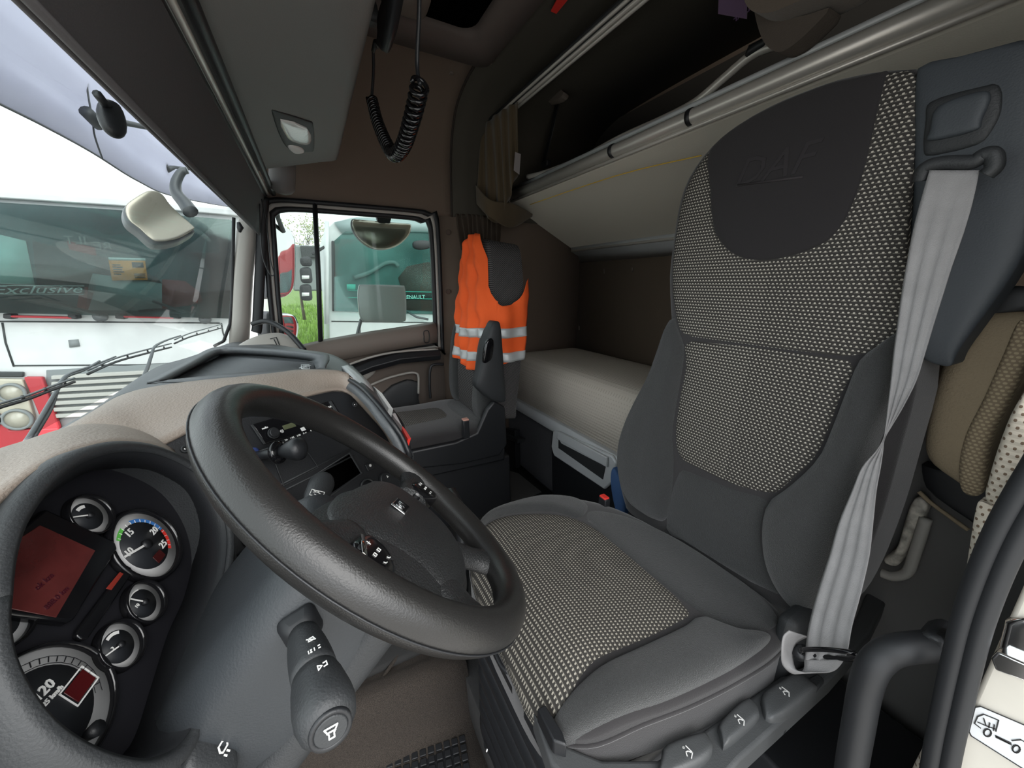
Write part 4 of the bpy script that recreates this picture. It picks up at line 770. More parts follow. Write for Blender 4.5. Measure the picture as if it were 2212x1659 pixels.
lw_ = [(1465, 1010), (1520, 1030), (1600, 1060), (1672, 1074), (1655, 1150), (1660, 1215), (1690, 1290), (1600, 1240), (1500, 1175), (1440, 1140)]
pillow('lower_panel', [BQ.l(u, v) for u, v in lw_], BQ, m_seat, ds, puff=.012, thick=.02, smoothn=3, R=20, Cn=20, ex=4)
# piping at the outer edge
MB().tube([BF.p(*BF.l(u, v), -.004) for u, v in ((1990, 190), (1982, 330), (1975, 500), (1970, 700))], .005, 8).ob('edge_trim', m_blk, ds)
# cushion
CF = Fr((.5, -.5, .60), (1, 0, 0), (0, 1, 0))
def drop(s, t): return -((max(0, t-.11)/.12)**2.2)*.07
cush = [(-.12, .235), (.0, .24), (.15, .235), (.27, .215), (.345, .165), (.368, .08), (.368, -.07), (.30, -.165), (.21, -.225), (.06, -.262), (-.09, -.282), (-.20, -.277), (-.250, -.24), (-.262, -.17), (-.256, -.07), (-.243, .03), (-.225, .12), (-.19, .20)]
pillow('cushion', cush, CF, m_seat2, ds, puff=.022, thick=.085, fn=drop, smoothn=5, R=40, Cn=36, ex=7, label='dark cloth cushion body')
C2 = CF.sh(.014)
pillow('centre_panel', [(-.125, .238), (.0, .243), (.15, .238), (.25, .222), (.30, .185), (.318, .10), (.295, .02), (.25, -.05), (.20, -.085), (.13, -.105), (.0, -.103), (-.14, -.098), (-.152, -.05), (-.145, .05), (-.133, .14)], C2, m_dot2, ds, puff=.016, thick=.02, fn=drop, smoothn=4, R=44, Cn=36, ex=8, label='dotted cloth panel')
pillow('rear_panel', [(.20, -.092), (.13, -.112), (.0, -.11), (-.148, -.104), (-.20, -.13), (-.235, -.19), (-.225, -.245), (-.15, -.268), (.0, -.262), (.10, -.24), (.18, -.2), (.235, -.14)], C2, m_seat, ds, puff=.014, thick=.02, smoothn=4, R=24, Cn=30, ex=5)
pillow('thigh_bolster', [(-.135, .235), (-.14, .15), (-.15, .05), (-.158, -.05), (-.158, -.10), (-.205, -.128), (-.240, -.185), (-.25, -.16), (-.247, -.07), (-.235, .03), (-.22, .11), (-.195, .18), (-.165, .225)], C2, m_seat, ds, puff=.03, thick=.03, fn=drop, smoothn=4, R=34, Cn=22, ex=3)
pillow('thigh_bolster', [(.27, .212), (.325, .17), (.352, .08), (.352, -.06), (.30, -.145), (.24, -.15), (.205, -.09), (.26, -.05), (.302, .02), (.325, .10), (.305, .185)], C2, m_seat, ds, puff=.026, thick=.03, fn=drop, smoothn=4, R=34, Cn=22, ex=3)
MB().tube(cr([CF.p(a, b, drop(a, b)-.012) for a, b in cush], 5, True), .004, 6).ob('piping', m_seat2, ds)
# side valance with levers, suspension bellows and base
def zz(pts, z): return [P(u, v, z=z) for u, v in pts]
m_val = mat('valance grey', (.062, .065, .067), .45, bump=(500, .2))
val = MB().prism(zz([(1150, 1530), (1200, 1600), (1300, 1640), (1420, 1640), (1500, 1590), (1600, 1520), (1700, 1450), (1790, 1420), (1850, 1330), (1900, 1220), (1925, 1235), (1920, 1290), (1880, 1370), (1800, 1460), (1600, 1640), (1530, 1720), (1260, 1720), (1190, 1650)], .535), (0, 0, -.05))
val.ob('side_valance', m_val, ds, bevel=.006, seg=3)
VF = Fr((.25, -.4, .537), (1, 0, 0), (0, 1, 0))
def lever(px, icon, ic, nm='lever'):
    l = pillow(nm, [VF.l(u, v, .006) for u, v in px], VF.sh(.004), m_val, ds, puff=.012, thick=.012, smoothn=3, R=12, Cn=14, ex=6)
    ax_ = VF.l(*ic, .018); strokes(icon, VF, .0014, .0172, 'icon', m_white, l, sc=.0085, o=ax_, rot=-1.1)
person = [[(-.8, -.6), (.2, -.6), (.6, .6)], [(-.4, .4), (0, .1), (.1, -.4)], [(-.9, .1), (-.4, .4)], [(0, .8), (.2, .8), (.2, 1), (0, 1), (0, .8)]]
lever([(1428, 1640), (1440, 1610), (1515, 1585), (1528, 1590), (1540, 1625), (1500, 1660), (1430, 1680)], person, (1488, 1622))
lever([(1553, 1565), (1614, 1510), (1640, 1540), (1632, 1560), (1570, 1612), (1560, 1600)], person, (1600, 1553))
lever([(1647, 1500), (1690, 1470), (1725, 1455), (1760, 1480), (1762, 1490), (1700, 1545), (1662, 1555), (1648, 1530)], person, (1697, 1492))
MB().prism(zz([(1742, 1466), (1765, 1453), (1782, 1468), (1765, 1488)], .541), (0, 0, -.02)).ob('end_button', m_blkg, ds, bevel=.003)
MB().prism(zz([(1640, 1600), (1693, 1562), (1700, 1575), (1650, 1612)], .50), (0, 0, -.01)).ob('grip_knurl', m_blk, ds, bevel=.002)
bel = MB()
for i in range(7):
    z0 = .47-i*.06; a = .0
    bel.loft([[V((.5+x*k_, -.50+y*k_, z)) for x, y in rrect(.22, -.24, .24, .06)] for k_, z in ((.93, z0+.03), (1.0, z0+.01), (1.0, z0-.008), (.93, z0-.03))])
bel.ob('bellows', m_blk, ds)
boxs('base', (.3, -.72, .0), (.72, -.28, .07), m_blk, ds, bevel=.01)
MB().prism(zz([(1160, 1530), (1178, 1520), (1215, 1580), (1225, 1610), (1195, 1600)], .57), (0, 0, -.03)).ob('front_tab', m_blk, ds, bevel=.003)
MB().tube(cr([P(u, v, z=.5) for u, v in ((1070, 1390), (1075, 1420), (1090, 1445), (1115, 1455))], 5), .006, 8).ob('front_handle', m_blk, ds)
pillow('recliner_cover', [Fr((.235, 0, 0), (0, 1, 0), (0, 0, 1)).l(*q) for q in ((1835, 1235), (1870, 1225), (1905, 1240), (1925, 1270), (1915, 1320), (1880, 1370), (1845, 1395), (1830, 1330))], Fr((.235, 0, 0), (0, -1, 0), (0, 0, 1)), m_blkg, ds) if False else boxs('recliner_cover', (.225, -.86, .50), (.26, -.70, .66), m_blkg, ds, bevel=.02, seg=4)
bk = thing('buckle', 'red-buttoned belt buckle beside the rear of the driver cushion', 'buckle', P(1305, 1075, z=.62))
bq = P(1306, 1074, z=.64); MB().box(bq-V((0, 0, .03)), (.03, .02, .06)).ob('body', m_blk, bk, bevel=.003); MB().box(bq+V((0, .001, .001)), (.025, .018, .006)).ob('button', m_red, bk, bevel=.002)
# ---------------------------------------------------------------- passenger seat
ps = thing('passenger_seat', 'dark passenger seat by the far door with an upright armrest', 'seat', (1.86, -.7, .2))
PBF = Fr((1.88, -.73, .60), (-1, 0, 0), V((0, -.10, 1)))
po = [(-.23, .05), (-.235, .3), (-.215, .5), (-.19, .65), (-.15, .78), (-.1, .86), (0, .88), (.1, .86), (.15, .78), (.19, .65), (.215, .5), (.235, .3), (.23, .05), (.2, -.04), (-.2, -.04)]
m_pdot = dotted('ribbed passenger cloth', (.03, .028, .028), (.16, .15, .15), .2, .009, .9, .16)
pillow('backrest', po, PBF, m_pdot, ps, puff=.035, thick=.17, R=30, Cn=26, ex=5)
for sx in (-1, 1): pillow('side_bolster', [(sx*a, b) for a, b in ((.12, .0), (.14, .2), (.17, .4), (.215, .45), (.245, .3), (.25, .1), (.22, -.02))], PBF.sh(.02), m_seat, ps, puff=.04, thick=.05)
PCF = Fr((1.86, -.48, .545), (1, 0, 0), (0, 1, 0))
pillow('cushion', [(-.25, .2), (-.15, .25), (0, .26), (.15, .25), (.25, .2), (.26, 0), (.24, -.26), (-.24, -.26), (-.26, 0)], PCF, m_seat2, ps, puff=.035, thick=.12, R=24, Cn=24, ex=5, bt=-.08)
pillow('centre_panel', [(-.14, .2), (0, .235), (.14, .2), (.13, .0), (.12, -.12), (-.12, -.12), (-.13, 0)], PCF.sh(.02), dotted('passenger dot cloth', (.06, .058, .056), (.3, .28, .25), .008, .008, .25, .25), ps, puff=.02, thick=.02)
pillow('rear_panel', [(-.16, -.13), (.16, -.13), (.2, -.24), (-.2, -.24)], PCF.sh(.02), m_seat, ps, puff=.018, thick=.02, smoothn=3)
MB().loft([[V((x, y, z)) for x, y in ((1.60, -.22), (2.05, -.22), (2.07, -.80), (1.58, -.80))] for z in (.43, .36)]).ob('frame', m_blk, ps, bevel=.01)
MB().loft([[V((1.82+(x-1.82)*k_, y, z)) for x, y in ((1.60, -.30), (2.05, -.30), (2.05, -.85), (1.60, -.85))] for z, k_ in ((.36, .9), (.05, 1.0), (.0, 1.05))]).ob('pedestal', m_blk, ps, bevel=.01)
AF = Fr((1.535, 0, 0), (0, -1, 0), (0, 0, 1))
arm = [AF.l(u, v) for u, v in ((1062, 700), (1072, 694), (1080, 700), (1084, 740), (1088, 800), (1092, 862), (1080, 868), (1060, 864), (1035, 843), (1028, 832), (1038, 790), (1048, 740))]
pillow('armrest', arm, AF, m_blkg, ps, puff=.018, thick=.05, smoothn=3, R=24, Cn=14)
pillow('armrest_grip', [AF.l(u, v) for u, v in ((1046, 738), (1062, 732), (1060, 770), (1048, 782), (1040, 778))], AF.sh(.018), m_gloss, ps, puff=.006, thick=.01, smoothn=3, R=10, Cn=10)
MB().prism([P(u, v, x=1.575) for u, v in ((888, 975), (985, 955), (1030, 935), (1052, 885), (1068, 866), (1092, 880), (1096, 960), (1080, 985), (1000, 1003), (890, 1015))], (.03, 0, 0)).ob('seat_side', m_blk, ps, bevel=.01, seg=3)
pbk = thing('buckle', 'belt buckle with pale button beside the passenger cushion', 'buckle', P(1005, 905, z=.55))
q = P(1005, 905, x=1.56); MB().box(q-V((0, 0, .05)), (.03, .03, .09)).ob('body', m_blk, pbk, bevel=.004); MB().box(q+V((0, 0, -.002)), (.028, .028, .008)).ob('button', mat('pale red', (.6, .32, .25), .5), pbk, bevel=.002)
tag(MB().tube(cr([P(u, v, x=2.15) for u, v in ((958, 787), (940, 787), (930, 795), (928, 830), (930, 860))], 5), .008, 8).ob('door_grab_rail', m_blk), 'thin black grab rail between the far door and the passenger seat', 'handle')
# ---------------------------------------------------------------- orange safety vest over the backrest
vest = thing('safety_vest', 'orange safety vest with reflective bands hung over the passenger backrest', 'vest', (1.82, -.8, 1.2))
def vpt(a, z, off=0):
    """a: 0 far front corner -> .72 near front corner -> 1 rear of the near side"""
    t = z-.60; hw = .215 if t < .5 else .215-.19*((t-.5)/.40)**2*.55
    hw += .022; yb = -.73-.1*t
    n_ = .010*sin(a*37+z*9)+.007*sin(a*17-z*23)+.004*sin(z*60+a*5)
    if a < .72:
        q = a/.72; x = 1.88+hw*(1-2*q); bulge = .058*(1-abs(2*q-1)**4); y = yb+bulge+n_+off+.002
        return V((x+.0, y, z))
    q = (a-.72)/.28; return V((1.88-hw-.012-n_*.7-off-.012*sin(q*3), yb-q*.175, z))
def top_z(a):
    pts = [(0, 1.30), (.06, 1.37), (.14, 1.425), (.24, 1.475), (.36, 1.495), (.50, 1.497), (.60, 1.49), (.635, 1.40), (.665, 1.26), (.70, 1.18), (.76, 1.15), (.84, 1.155), (.90, 1.18), (.95, 1.23), (1, 1.28)]
    for (a0, z0), (a1, z1) in zip(pts, pts[1:]):
        if a <= a1: return z0+(z1-z0)*(a-a0)/(a1-a0)
    return pts[-1][1]
def band(z0f, z1f, name, m, off, n=64, k=26, a0=0, a1=1):
    rows = []
    for j in range(k+1):
        r = []
        for i in range(n+1):
            a = a0+(a1-a0)*i/n; z0, z1 = z0f(a), z1f(a); r.append(vpt(a, z0+(z1-z0)*j/k, off))
        rows.append(r)
    return grid(rows, name, m, vest, solid=.0015)
bot = lambda a: .835+.012*sin(a*9)+(.0 if a < .72 else .06*(a-.72)/.28)
band(bot, top_z, 'cloth', m_orng, 0, k=44)
for zc in (1.005, .885): band(lambda a: zc-.024+.03*max(0, a-.3)+.004*sin(a*12), lambda a: zc+.024+.03*max(0, a-.3)+.004*sin(a*12), 'reflective_band', m_refl, .0035, k=4)
# ================================================================ SEAT BELT, PILLAR TRIM, DOORWAY
pf_ = Fr((.2, -.86, 1.2), (-1, 0, 0), (0, 0, 1))
pil = thing('belt_pillar', 'dark moulded door pillar trim with belt guide behind the driver seat', 'pillar trim', (.17, -.9, 1.2))
po_ = [(1978, 175), (2000, 140), (2030, 130), (2120, 115), (2240, 95), (2260, 300), (2240, 480), (2190, 590), (2120, 690), (2070, 760), (2055, 790), (2020, 785), (1985, 760), (1960, 640), (1975, 400)]
m_pil = mat('hazed pillar grey', (.045, .052, .060), .55, bump=(420, .2))  # slate lightened and blued: lens haze put into the trim colour
pillow('trim_shell', [pf_.l(u, v) for u, v in po_], pf_, m_pil, pil, puff=.012, thick=.05, smoothn=3, R=36, Cn=24, ex=5)
pq = pf_.sh(.010)
pillow('adjuster_recess', [pq.l(u, v) for u, v in ((2010, 220), (2110, 190), (2160, 185), (2165, 240), (2140, 290), (2110, 315), (2010, 338), (1995, 320), (2000, 260))], pq, m_blkg, pil, puff=.006, thick=.01, smoothn=3, R=16, Cn=16, ex=6)
pillow('adjuster_button', [pq.l(u, v) for u, v in ((2030, 232), (2140, 198), (2125, 260), (2110, 285), (2010, 307), (2012, 285))], pq.sh(.006), m_pil, pil, puff=.006, thick=.01, smoothn=3, R=14, Cn=14, ex=6)
sb_ = thing('seat_belt', 'grey webbing seat belt hanging twisted down from the pillar to a ring by the cushion', 'seat belt', P(1920, 900, y=-.7))
MB().tube(cr([P(1990, 390, y=-.80), P(2000, 362, y=-.795), P(2040, 352, y=-.795), P(2100, 350, y=-.795), P(2125, 335, y=-.795), P(2145, 335, y=-.795), P(2148, 360, y=-.795), P(2130, 378, y=-.795)], 6), .009, 12).ob('guide_loop', m_blkg, sb_)
sl = [(368, 2008, 2116, -.79), (430, 1990, 2103, -.785), (500, 1972, 2083, -.78), (580, 1957, 2055, -.775), (640, 1947, 2036, -.77), (700, 1939, 2017, -.765), (760, 1931, 1999, -.76), (820, 1925, 1980, -.75), (880, 1918, 1950, -.745), (920, 1914, 1926, -.74), (948, 1909, 1910.5, -.735), (975, 1892, 1907, -.73), (1010, 1862, 1902, -.725), (1060, 1841, 1893, -.715), (1130, 1812, 1886, -.705), (1200, 1792, 1878, -.69), (1280, 1766, 1860, -.67), (1350, 1748, 1841, -.65), (1400, 1741, 1832, -.635), (1425, 1738, 1824, -.63)]
rows = []
for v, l, r, y in sl:
    pl0, pr0 = P(l, v, y=y), P(r, v, y=y-.004); rows.append([pl0.lerp(pr0, k/12)+V((0, .0022*sin(k*1.6)*min(1, abs(v-368)/300 if v < 948 else 1), 0)) for k in range(13)])
cols = [cr([r[j] for r in rows], 4) for j in range(13)]
grid([[c[i] for c in cols] for i in range(len(cols[0]))], 'strap', m_belt, sb_, solid=.0014)
loop = [[P(1738, 1425, y=-.63), P(1824, 1425, y=-.63)], [P(1735, 1448, y=-.625), P(1800, 1450, y=-.625)], [P(1712, 1455, y=-.62), P(1755, 1452, y=-.62)], [P(1690, 1435, y=-.61), P(1722, 1448, y=-.62)], [P(1688, 1405, y=-.60), P(1712, 1420, y=-.63)], [P(1692, 1375, y=-.60), P(1720, 1390, y=-.64)], [P(1705, 1362, y=-.61), P(1745, 1375, y=-.66)]]
ll = [cr([r[k] for r in loop], 5) for k in (0, 1)]
grid([[a.lerp(b, k/6) for k in range(7)] for a, b in zip(*ll)], 'strap_end', m_belt, sb_, solid=.0014)
rg = cr([P(u, v, y=y) for u, v, y in ((1735, 1404, -.625), (1780, 1403, -.62), (1830, 1408, -.62), (1848, 1415, -.625), (1830, 1423, -.63), (1780, 1418, -.635), (1735, 1412, -.635))], 6, True)
MB().tube(rg+[rg[0]], .0035, 8).ob('ring', m_gloss, sb_)
MB().tube([P(1722, 1410, y=-.64), P(1740, 1410, y=-.64)], .012, 12).ob('anchor', m_blk, sb_)
# door opening: seal, body jamb, latch, sticker, grab handle, trim cloth
JY = -.62
jamb = MB().prism([V((.03, JY, z)) for z in (-.4, 1.9)]+[V((-.30, JY, z)) for z in (1.9, -.4)], (0, -.05, 0)).ob('wall_left_jamb', m_body, bevel=.004); struct(jamb)
sl_ = cr([P(u, v, y=-.60) for u, v in ((2290, 900), (2250, 985), (2205, 1060), (2160, 1140), (2120, 1230), (2085, 1330), (2060, 1430), (2040, 1520), (2020, 1620), (2000, 1750), (1990, 1900))], 6)
struct(MB().tube(sl_, .0100, 16).ob('trim_9', m_rub))
struct(MB().tube([q+V((-.0125, .002, -.0)) for q in sl_], .0085, 16).ob('trim_10', m_rub))
lt = thing('door_latch', 'chrome door latch striker on the cream body jamb at the right edge', 'latch', P(2190, 1385, y=JY))
JF = Fr((0, JY, 0), (-1, 0, 0), (0, 0, 1))
pillow('plate', [JF.l(*q) for q in ((2180, 1335), (2260, 1340), (2260, 1450), (2150, 1425), (2155, 1405), (2170, 1350))], JF, m_chr, lt, puff=.006, thick=.006, smoothn=3, R=14, Cn=14, ex=6)
MB().loft([[JF.p(*JF.l(u, v), h) for u, v in ((2150, 1406), (2165, 1392), (2260, 1432), (2260, 1468), (2160, 1432))] for h in (.004, .018)]).ob('striker', m_chr, lt, bevel=.002)
stk = thing('towing_sticker', 'white pictogram sticker of a truck coupling on the cream body jamb', 'sticker', P(2160, 1590, y=JY))
f = JF.sh(.001); so_ = [(2106, 1528), (2118, 1526), (2240, 1578), (2240, 1680), (2098, 1590), (2093, 1580)]
MB().prism([f.p(*f.l(*q)) for q in so_], f.n*.001).ob('label', mat('sticker white', (.75, .77, .78), .4), stk, smooth=False)
ink = mat('ink', (.03, .03, .03), .6)
def pxs(lines, w_, nm='print'): strokes([[f.l(*q, .0016) for q in ln] for ln in lines], f, w_, .0018, nm, ink, stk)
pxs([[(2106, 1528), (2118, 1526), (2240, 1578)], [(2093, 1580), (2098, 1590), (2240, 1680)], [(2093, 1580), (2106, 1528)]], .0011, 'border')
pxs([[(2118, 1573), (2105, 1563), (2112, 1548), (2125, 1543), (2157, 1556), (2151, 1580)], [(2151, 1590), (2180, 1606)], [(2112, 1560), (2130, 1568), (2150, 1575)], [(2125, 1552), (2130, 1568)], [(2138, 1562), (2136, 1572)], [(2148, 1566), (2146, 1578)]], .0010, 'cab_outline')
for u, v in ((2133, 1583), (2195, 1618)):
    pts = [(u+8*cos(k*.524), v+8*sin(k*.524)) for k in range(13)]; pxs([pts], .0013, 'wheel_mark')
pxs([[(2153, 1592), (2182, 1606)]], .003, 'coupling_bar'); pxs([[(2186, 1600), (2205, 1598), (2230, 1612)]], .001, 'hood_mark')
gh = thing('entry_grab_handle', 'thick black tubular grab handle bent beside the driver door opening', 'handle', P(1850, 1500, y=-.6))
hp_ = cr([P(2060, 1388, y=-.66), P(2010, 1395, y=-.64), P(1955, 1400, y=-.62), P(1915, 1412, y=-.61), P(1885, 1442, y=-.60), P(1868, 1490, y=-.60), P(1855, 1560, y=-.60), P(1835, 1680, y=-.60), P(1815, 1850, y=-.6)], 6)
MB().tube(hp_, .0175, 20).ob('tube', m_rub, gh)
MB().prism([P(u, v, y=-.68) for u, v in ((1998, 1358), (2008, 1338), (2035, 1330), (2075, 1350), (2070, 1395), (2000, 1375))], (0, .05, 0)).ob('bracket', m_blk, gh, bevel=.006)
# speckled door-edge cloth strip and stacked padded end
m_spk = dotted('speckled boucle', (.46, .41, .34), (.13, .09, .06), .0062, .0072, .2, .22, rough=.95)
ef = Fr((.1, -.64, .8), (-1, 0, 0), (0, 0, 1))
e_out = [(2225, 900), (2180, 905), (2160, 960), (2140, 1030), (2133, 1070), (2120, 1080), (2108, 1100), (2095, 1180), (2082, 1270), (2068, 1350), (2052, 1440), (2030, 1530), (2000, 1600), (1968, 1665), (1950, 1720), (2040, 1720), (2060, 1560), (2100, 1350), (2160, 1180), (2215, 1080)]
sp_ = thing('speckled_curtain', 'cream speckled cloth strip running down inside the black door seal', 'cloth', P(2080, 1300, y=-.64))
pillow('strip', [ef.l(*q) for q in ((2122, 1083), (2108, 1100), (2095, 1180), (2082, 1270), (2068, 1350), (2052, 1440), (2030, 1530), (2000, 1600), (1968, 1665), (1950, 1720), (2040, 1720), (2060, 1560), (2100, 1350), (2160, 1190), (2175, 1120))], ef, m_spk, sp_, puff=.012, thick=.02, smoothn=3, R=50, Cn=12)
pillow('upper_fold', [ef.l(*q) for q in ((2240, 840), (2200, 870), (2165, 950), (2140, 1030), (2132, 1062), (2138, 1082), (2165, 1090), (2200, 1090), (2240, 1050))], ef.sh(.004), m_spk, sp_, puff=.018, thick=.02, smoothn=3, R=30, Cn=14)
# things in the corner behind the driver seat
cn = struct(MB().prism([V((x, -1.10, z)) for x, z in ((.02, 0), (.44, 0), (.44, .98), (.02, .98))], (0, -.04, 0)).ob('wall_rear_panel', m_grey if False else mat('corner trim grey', (.11, .108, .105), .7, bump=(300, .1)), bevel=.01))
tnf = Fr((.15, -1.0, 1.1), (-1, 0, 0), (0, 0, 1))
tn = thing('knit_jacket', 'tan ribbed knit jacket hanging behind the driver seat', 'jacket', P(2110, 850, y=-1.0))
m_knit = dotted('knit rib', (.27, .21, .14), (.46, .37, .24), .007, .006, .33, .3, rough=.95)
pillow('body', [tnf.l(*q) for q in ((2150, 640), (2190, 640), (2250, 680), (2250, 760), (2200, 850), (2150, 960), (2130, 1050), (2112, 1062), (2060, 1030), (2005, 980), (2010, 900), (2030, 820), (2060, 740), (2100, 690))], tnf, m_tan, tn, puff=.04, thick=.03, smoothn=4, R=36, Cn=24)
pillow('ribbed_front', [tnf.l(*q) for q in ((2215, 690), (2240, 740), (2200, 850), (2160, 930), (2145, 1000), (2132, 1058), (2092, 1052), (2085, 1000), (2100, 930), (2140, 850), (2180, 760))], tnf.sh(.03), m_knit, tn, puff=.02, thick=.012, smoothn=4, R=36, Cn=14)
tag(pillow('black_bag', [tnf.l(*q) for q in ((1985, 1000), (2100, 1060), (2150, 1080), (2200, 900), (2250, 880), (2250, 1000), (2160, 1180), (2090, 1140), (2030, 1100), (1985, 1060))], tnf.sh(-.035), m_rub, None, puff=.012, thick=.03, smoothn=3), 'black cloth bag hanging under the tan knit jacket', 'bag')
tag(pillow('dark_hood', [tnf.l(*q) for q in ((2130, 690), (2150, 650), (2190, 620), (2250, 625), (2250, 680), (2210, 655), (2160, 665))], tnf.sh(.045), m_rub, None, puff=.01, thick=.02, smoothn=3, R=10, Cn=12), 'dark collar lying over the top of the tan knit jacket', 'clothing')
wf = Fr((.2, -1.06, .8), (-1, 0, 0), (0, 0, 1))
tag(pillow('speckled_pad', [wf.l(*q) for q in ((1975, 1078), (2005, 1088), (1995, 1120), (1975, 1160), (1955, 1200), (1938, 1222), (1912, 1215), (1915, 1200), (1940, 1180), (1955, 1130))], wf, mat('dirty white foam', (.42, .4, .35), .9, var=(60, .4)), None, puff=.015, thick=.02, smoothn=3), 'pale speckled foam strip behind the driver seat', 'pad')
tag(MB().tube(cr([P(u, v, y=-1.05) for u, v in ((1905, 1238), (1930, 1245), (1960, 1236), (1975, 1200), (2000, 1120))], 6), .010, 10).ob('white_pipe', mat('dirty white', (.35, .34, .31), .6)), 'off-white curved pipe behind the driver seat below the pale foam strip', 'pipe')
tag(MB().tube(cr([P(u, v, y=-1.06) for u, v in ((1985, 1062), (2010, 1085), (2050, 1115), (2092, 1145))], 6), .004, 6).ob('strap_cord', m_tan), 'thin tan strap crossing the grey corner panel', 'strap')
# blue bottle behind the seat side
tag(pillow('blue_cloth', [Fr((0, -1.08, 0), (-1, 0, 0), (0, 0, 1)).l(*q) for q in ((1325, 1010), (1345, 1040), (1352, 1100), (1340, 1120), (1328, 1080), (1322, 1040))], Fr((0, -1.08, 0), (-1, 0, 0), (0, 0, 1)), mat('blue cloth', (.05, .12, .28), .8), None, puff=.02, thick=.02, smoothn=3), 'blue cloth wedged between the bunk drawer and the driver seat', 'cloth')
# ================================================================ FOOTWELL
tn2 = MB()
rx = P(850, 1490, z=.03).x; rx2 = P(1045, 1412, z=.03).x
fl = []
for y in (.62, .4, .2, .0, -.15, -.31):
    e = rx+(rx2-rx)*(.1-y)/.4 if -.3 < y < .2 else (rx if y > 0 else rx2)
    fl.append([V((x, y, z)) for x, z in ((e+.35, .05), (e+.10, .036), (e+.04, .052), (e+.0, .048), (e-.022, .015), (e-.035, -.05), (e-.05, -.12), (e-.09, -.146), (e-.2, -.15), (.3, -.15), (.06, -.15))])
struct(grid([cr(r, 4) for r in fl], 'floor_step', m_carp, solid=.01, off=-1))
struct(MB().tube(cr([P(885, 1385, z=.052), P(850, 1430, z=.048), P(818, 1478, z=.035)], 5), .006, 8).ob('trim_11', m_carp))
def eng(x0, x1, y0, y1, z): return [V((x0, y0, z)), V((x1, y0, z)), V((x1, y1, z)), V((x0, y1, z))]
ec_ = struct(MB().loft([eng(1.0, 1.62, -1.10, .3, .0), eng(1.01, 1.61, -1.09, .3, .05), eng(1.04, 1.58, -1.06, .3, .06)]).ob('floor_tunnel', m_floor, bevel=.01))
struct(MB().tube([P(1130, 1012, z=.065), P(1190, 1060, z=.065), P(1300, 1090, z=.065)], .003, 6).ob('trim_12', m_blk))
tm = thing('tunnel_mat', 'flat dark grey floor mat between the two seats', 'mat', P(1080, 1040, z=.07))
MB().prism([P(u, v, z=.066) for u, v in ((960, 1040), (1095, 1015), (1120, 1022), (1170, 1062), (1090, 1100), (950, 1090))], (0, 0, -.005)).ob('sheet', mat('mat grey', (.045, .044, .043), .85, bump=(500, .6)), tm, bevel=.002)
for i, (u, v) in enumerate(((1033, 1008), (1078, 1002))): disc(Fr(P(u, v, z=.012), (1, 0, 0), (0, 1, 0)), (0, 0), .008, -.006, .002, 'screw', m_silv, tm, seg=10)
fm = thing('rubber_floor_mat', 'black rubber floor mat with a grid of raised blocks at the bottom edge', 'floor mat', P(920, 1640, z=-.14))
mz = -.148
MB().prism([P(u, v, z=mz) for u, v in ((740, 1680), (850, 1632), (960, 1590), (985, 1588), (990, 1610), (1000, 1680), (1000, 1800), (740, 1800))], (0, 0, -.008)).ob('mat_base', m_rub, fm, bevel=.003)
a, b, c_ = P(850, 1640, z=mz), P(972, 1598, z=mz), P(985, 1680, z=mz)
e1 = (b-a).normalized(); e2 = e1.cross(V((0, 0, 1))); e2 = e2 if e2.dot(c_-a) > 0 else -e2
blk = None; me_b = None
nb = 0
for i in range(12):
    for j in range(8):
        p = a+e1*(i*.0245-.06)+e2*(j*.0245+.012)
        if me_b is None: o = MB().box((0, 0, 0), (.019, .019, .008), Fr((0, 0, 0), e1, e2)).ob('block', m_rub, fm, bevel=.002); me_b = o
        else: o = me_b.copy(); COL.objects.link(o)
        o.location = p-fm.location; o.location.z = mz+.003-fm.location.z
pd = thing('accelerator_pedal', 'dark pedal bracket in the shadow beside the seat bellows', 'pedal', P(1060, 1590, z=-.1))
MB().prism([P(u, v, z=.0) for u, v in ((1040, 1520), (1065, 1530), (1085, 1590), (1070, 1640), (1045, 1600))], (0, 0, -.03)).ob('plate', m_blkg, pd, bevel=.004)
MB().tube([P(1050, 1625, z=.01), P(1062, 1600, z=.01)], .003, 8).ob('pin', m_chr, pd)
tag(boxs('side_locker', (.06, -1.06, .0), (.3, -.72, .30), m_blk, None, bevel=.01), 'black plastic floor box behind the grab handle', 'box')
# ================================================================ OUTSIDE THE WINDSCREEN
ov = thing('exterior_sun_visor', 'lilac tinted sun visor mounted outside above the windscreen', 'sun visor', (1.2, .6, 1.7))
m_vis = bpy.data.materials.new('tinted visor'); m_vis.use_nodes = True; nt = m_vis.node_tree; b = nt.nodes['Principled BSDF']
b.inputs['Base Color'].default_value = (.6, .6, .68, 1); b.inputs['Roughness'].default_value = .35
t_ = nt.nodes.new('ShaderNodeBsdfTranslucent'); t_.inputs[0].default_value = (.55, .55, .70, 1); mx = nt.nodes.new('ShaderNodeMixShader'); mx.inputs[0].default_value = .7
n = nt.nodes.new('ShaderNodeTexNoise'); n.inputs['Scale'].default_value = 5; n.inputs['Detail'].default_value = 9; cr_ = nt.nodes.new('ShaderNodeMix'); cr_.data_type = 'RGBA'; cr_.inputs[6].default_value = (.56, .56, .64, 1); cr_.inputs[7].default_value = (.74, .74, .82, 1)
nt.links.new(n.outputs['Fac'], cr_.inputs[0]); nt.links.new(cr_.outputs[2], t_.inputs[0])
nt.links.new(b.outputs[0], mx.inputs[1]); nt.links.new(t_.outputs[0], mx.inputs[2]); nt.links.new(mx.outputs[0], nt.nodes['Material Output'].inputs[0])
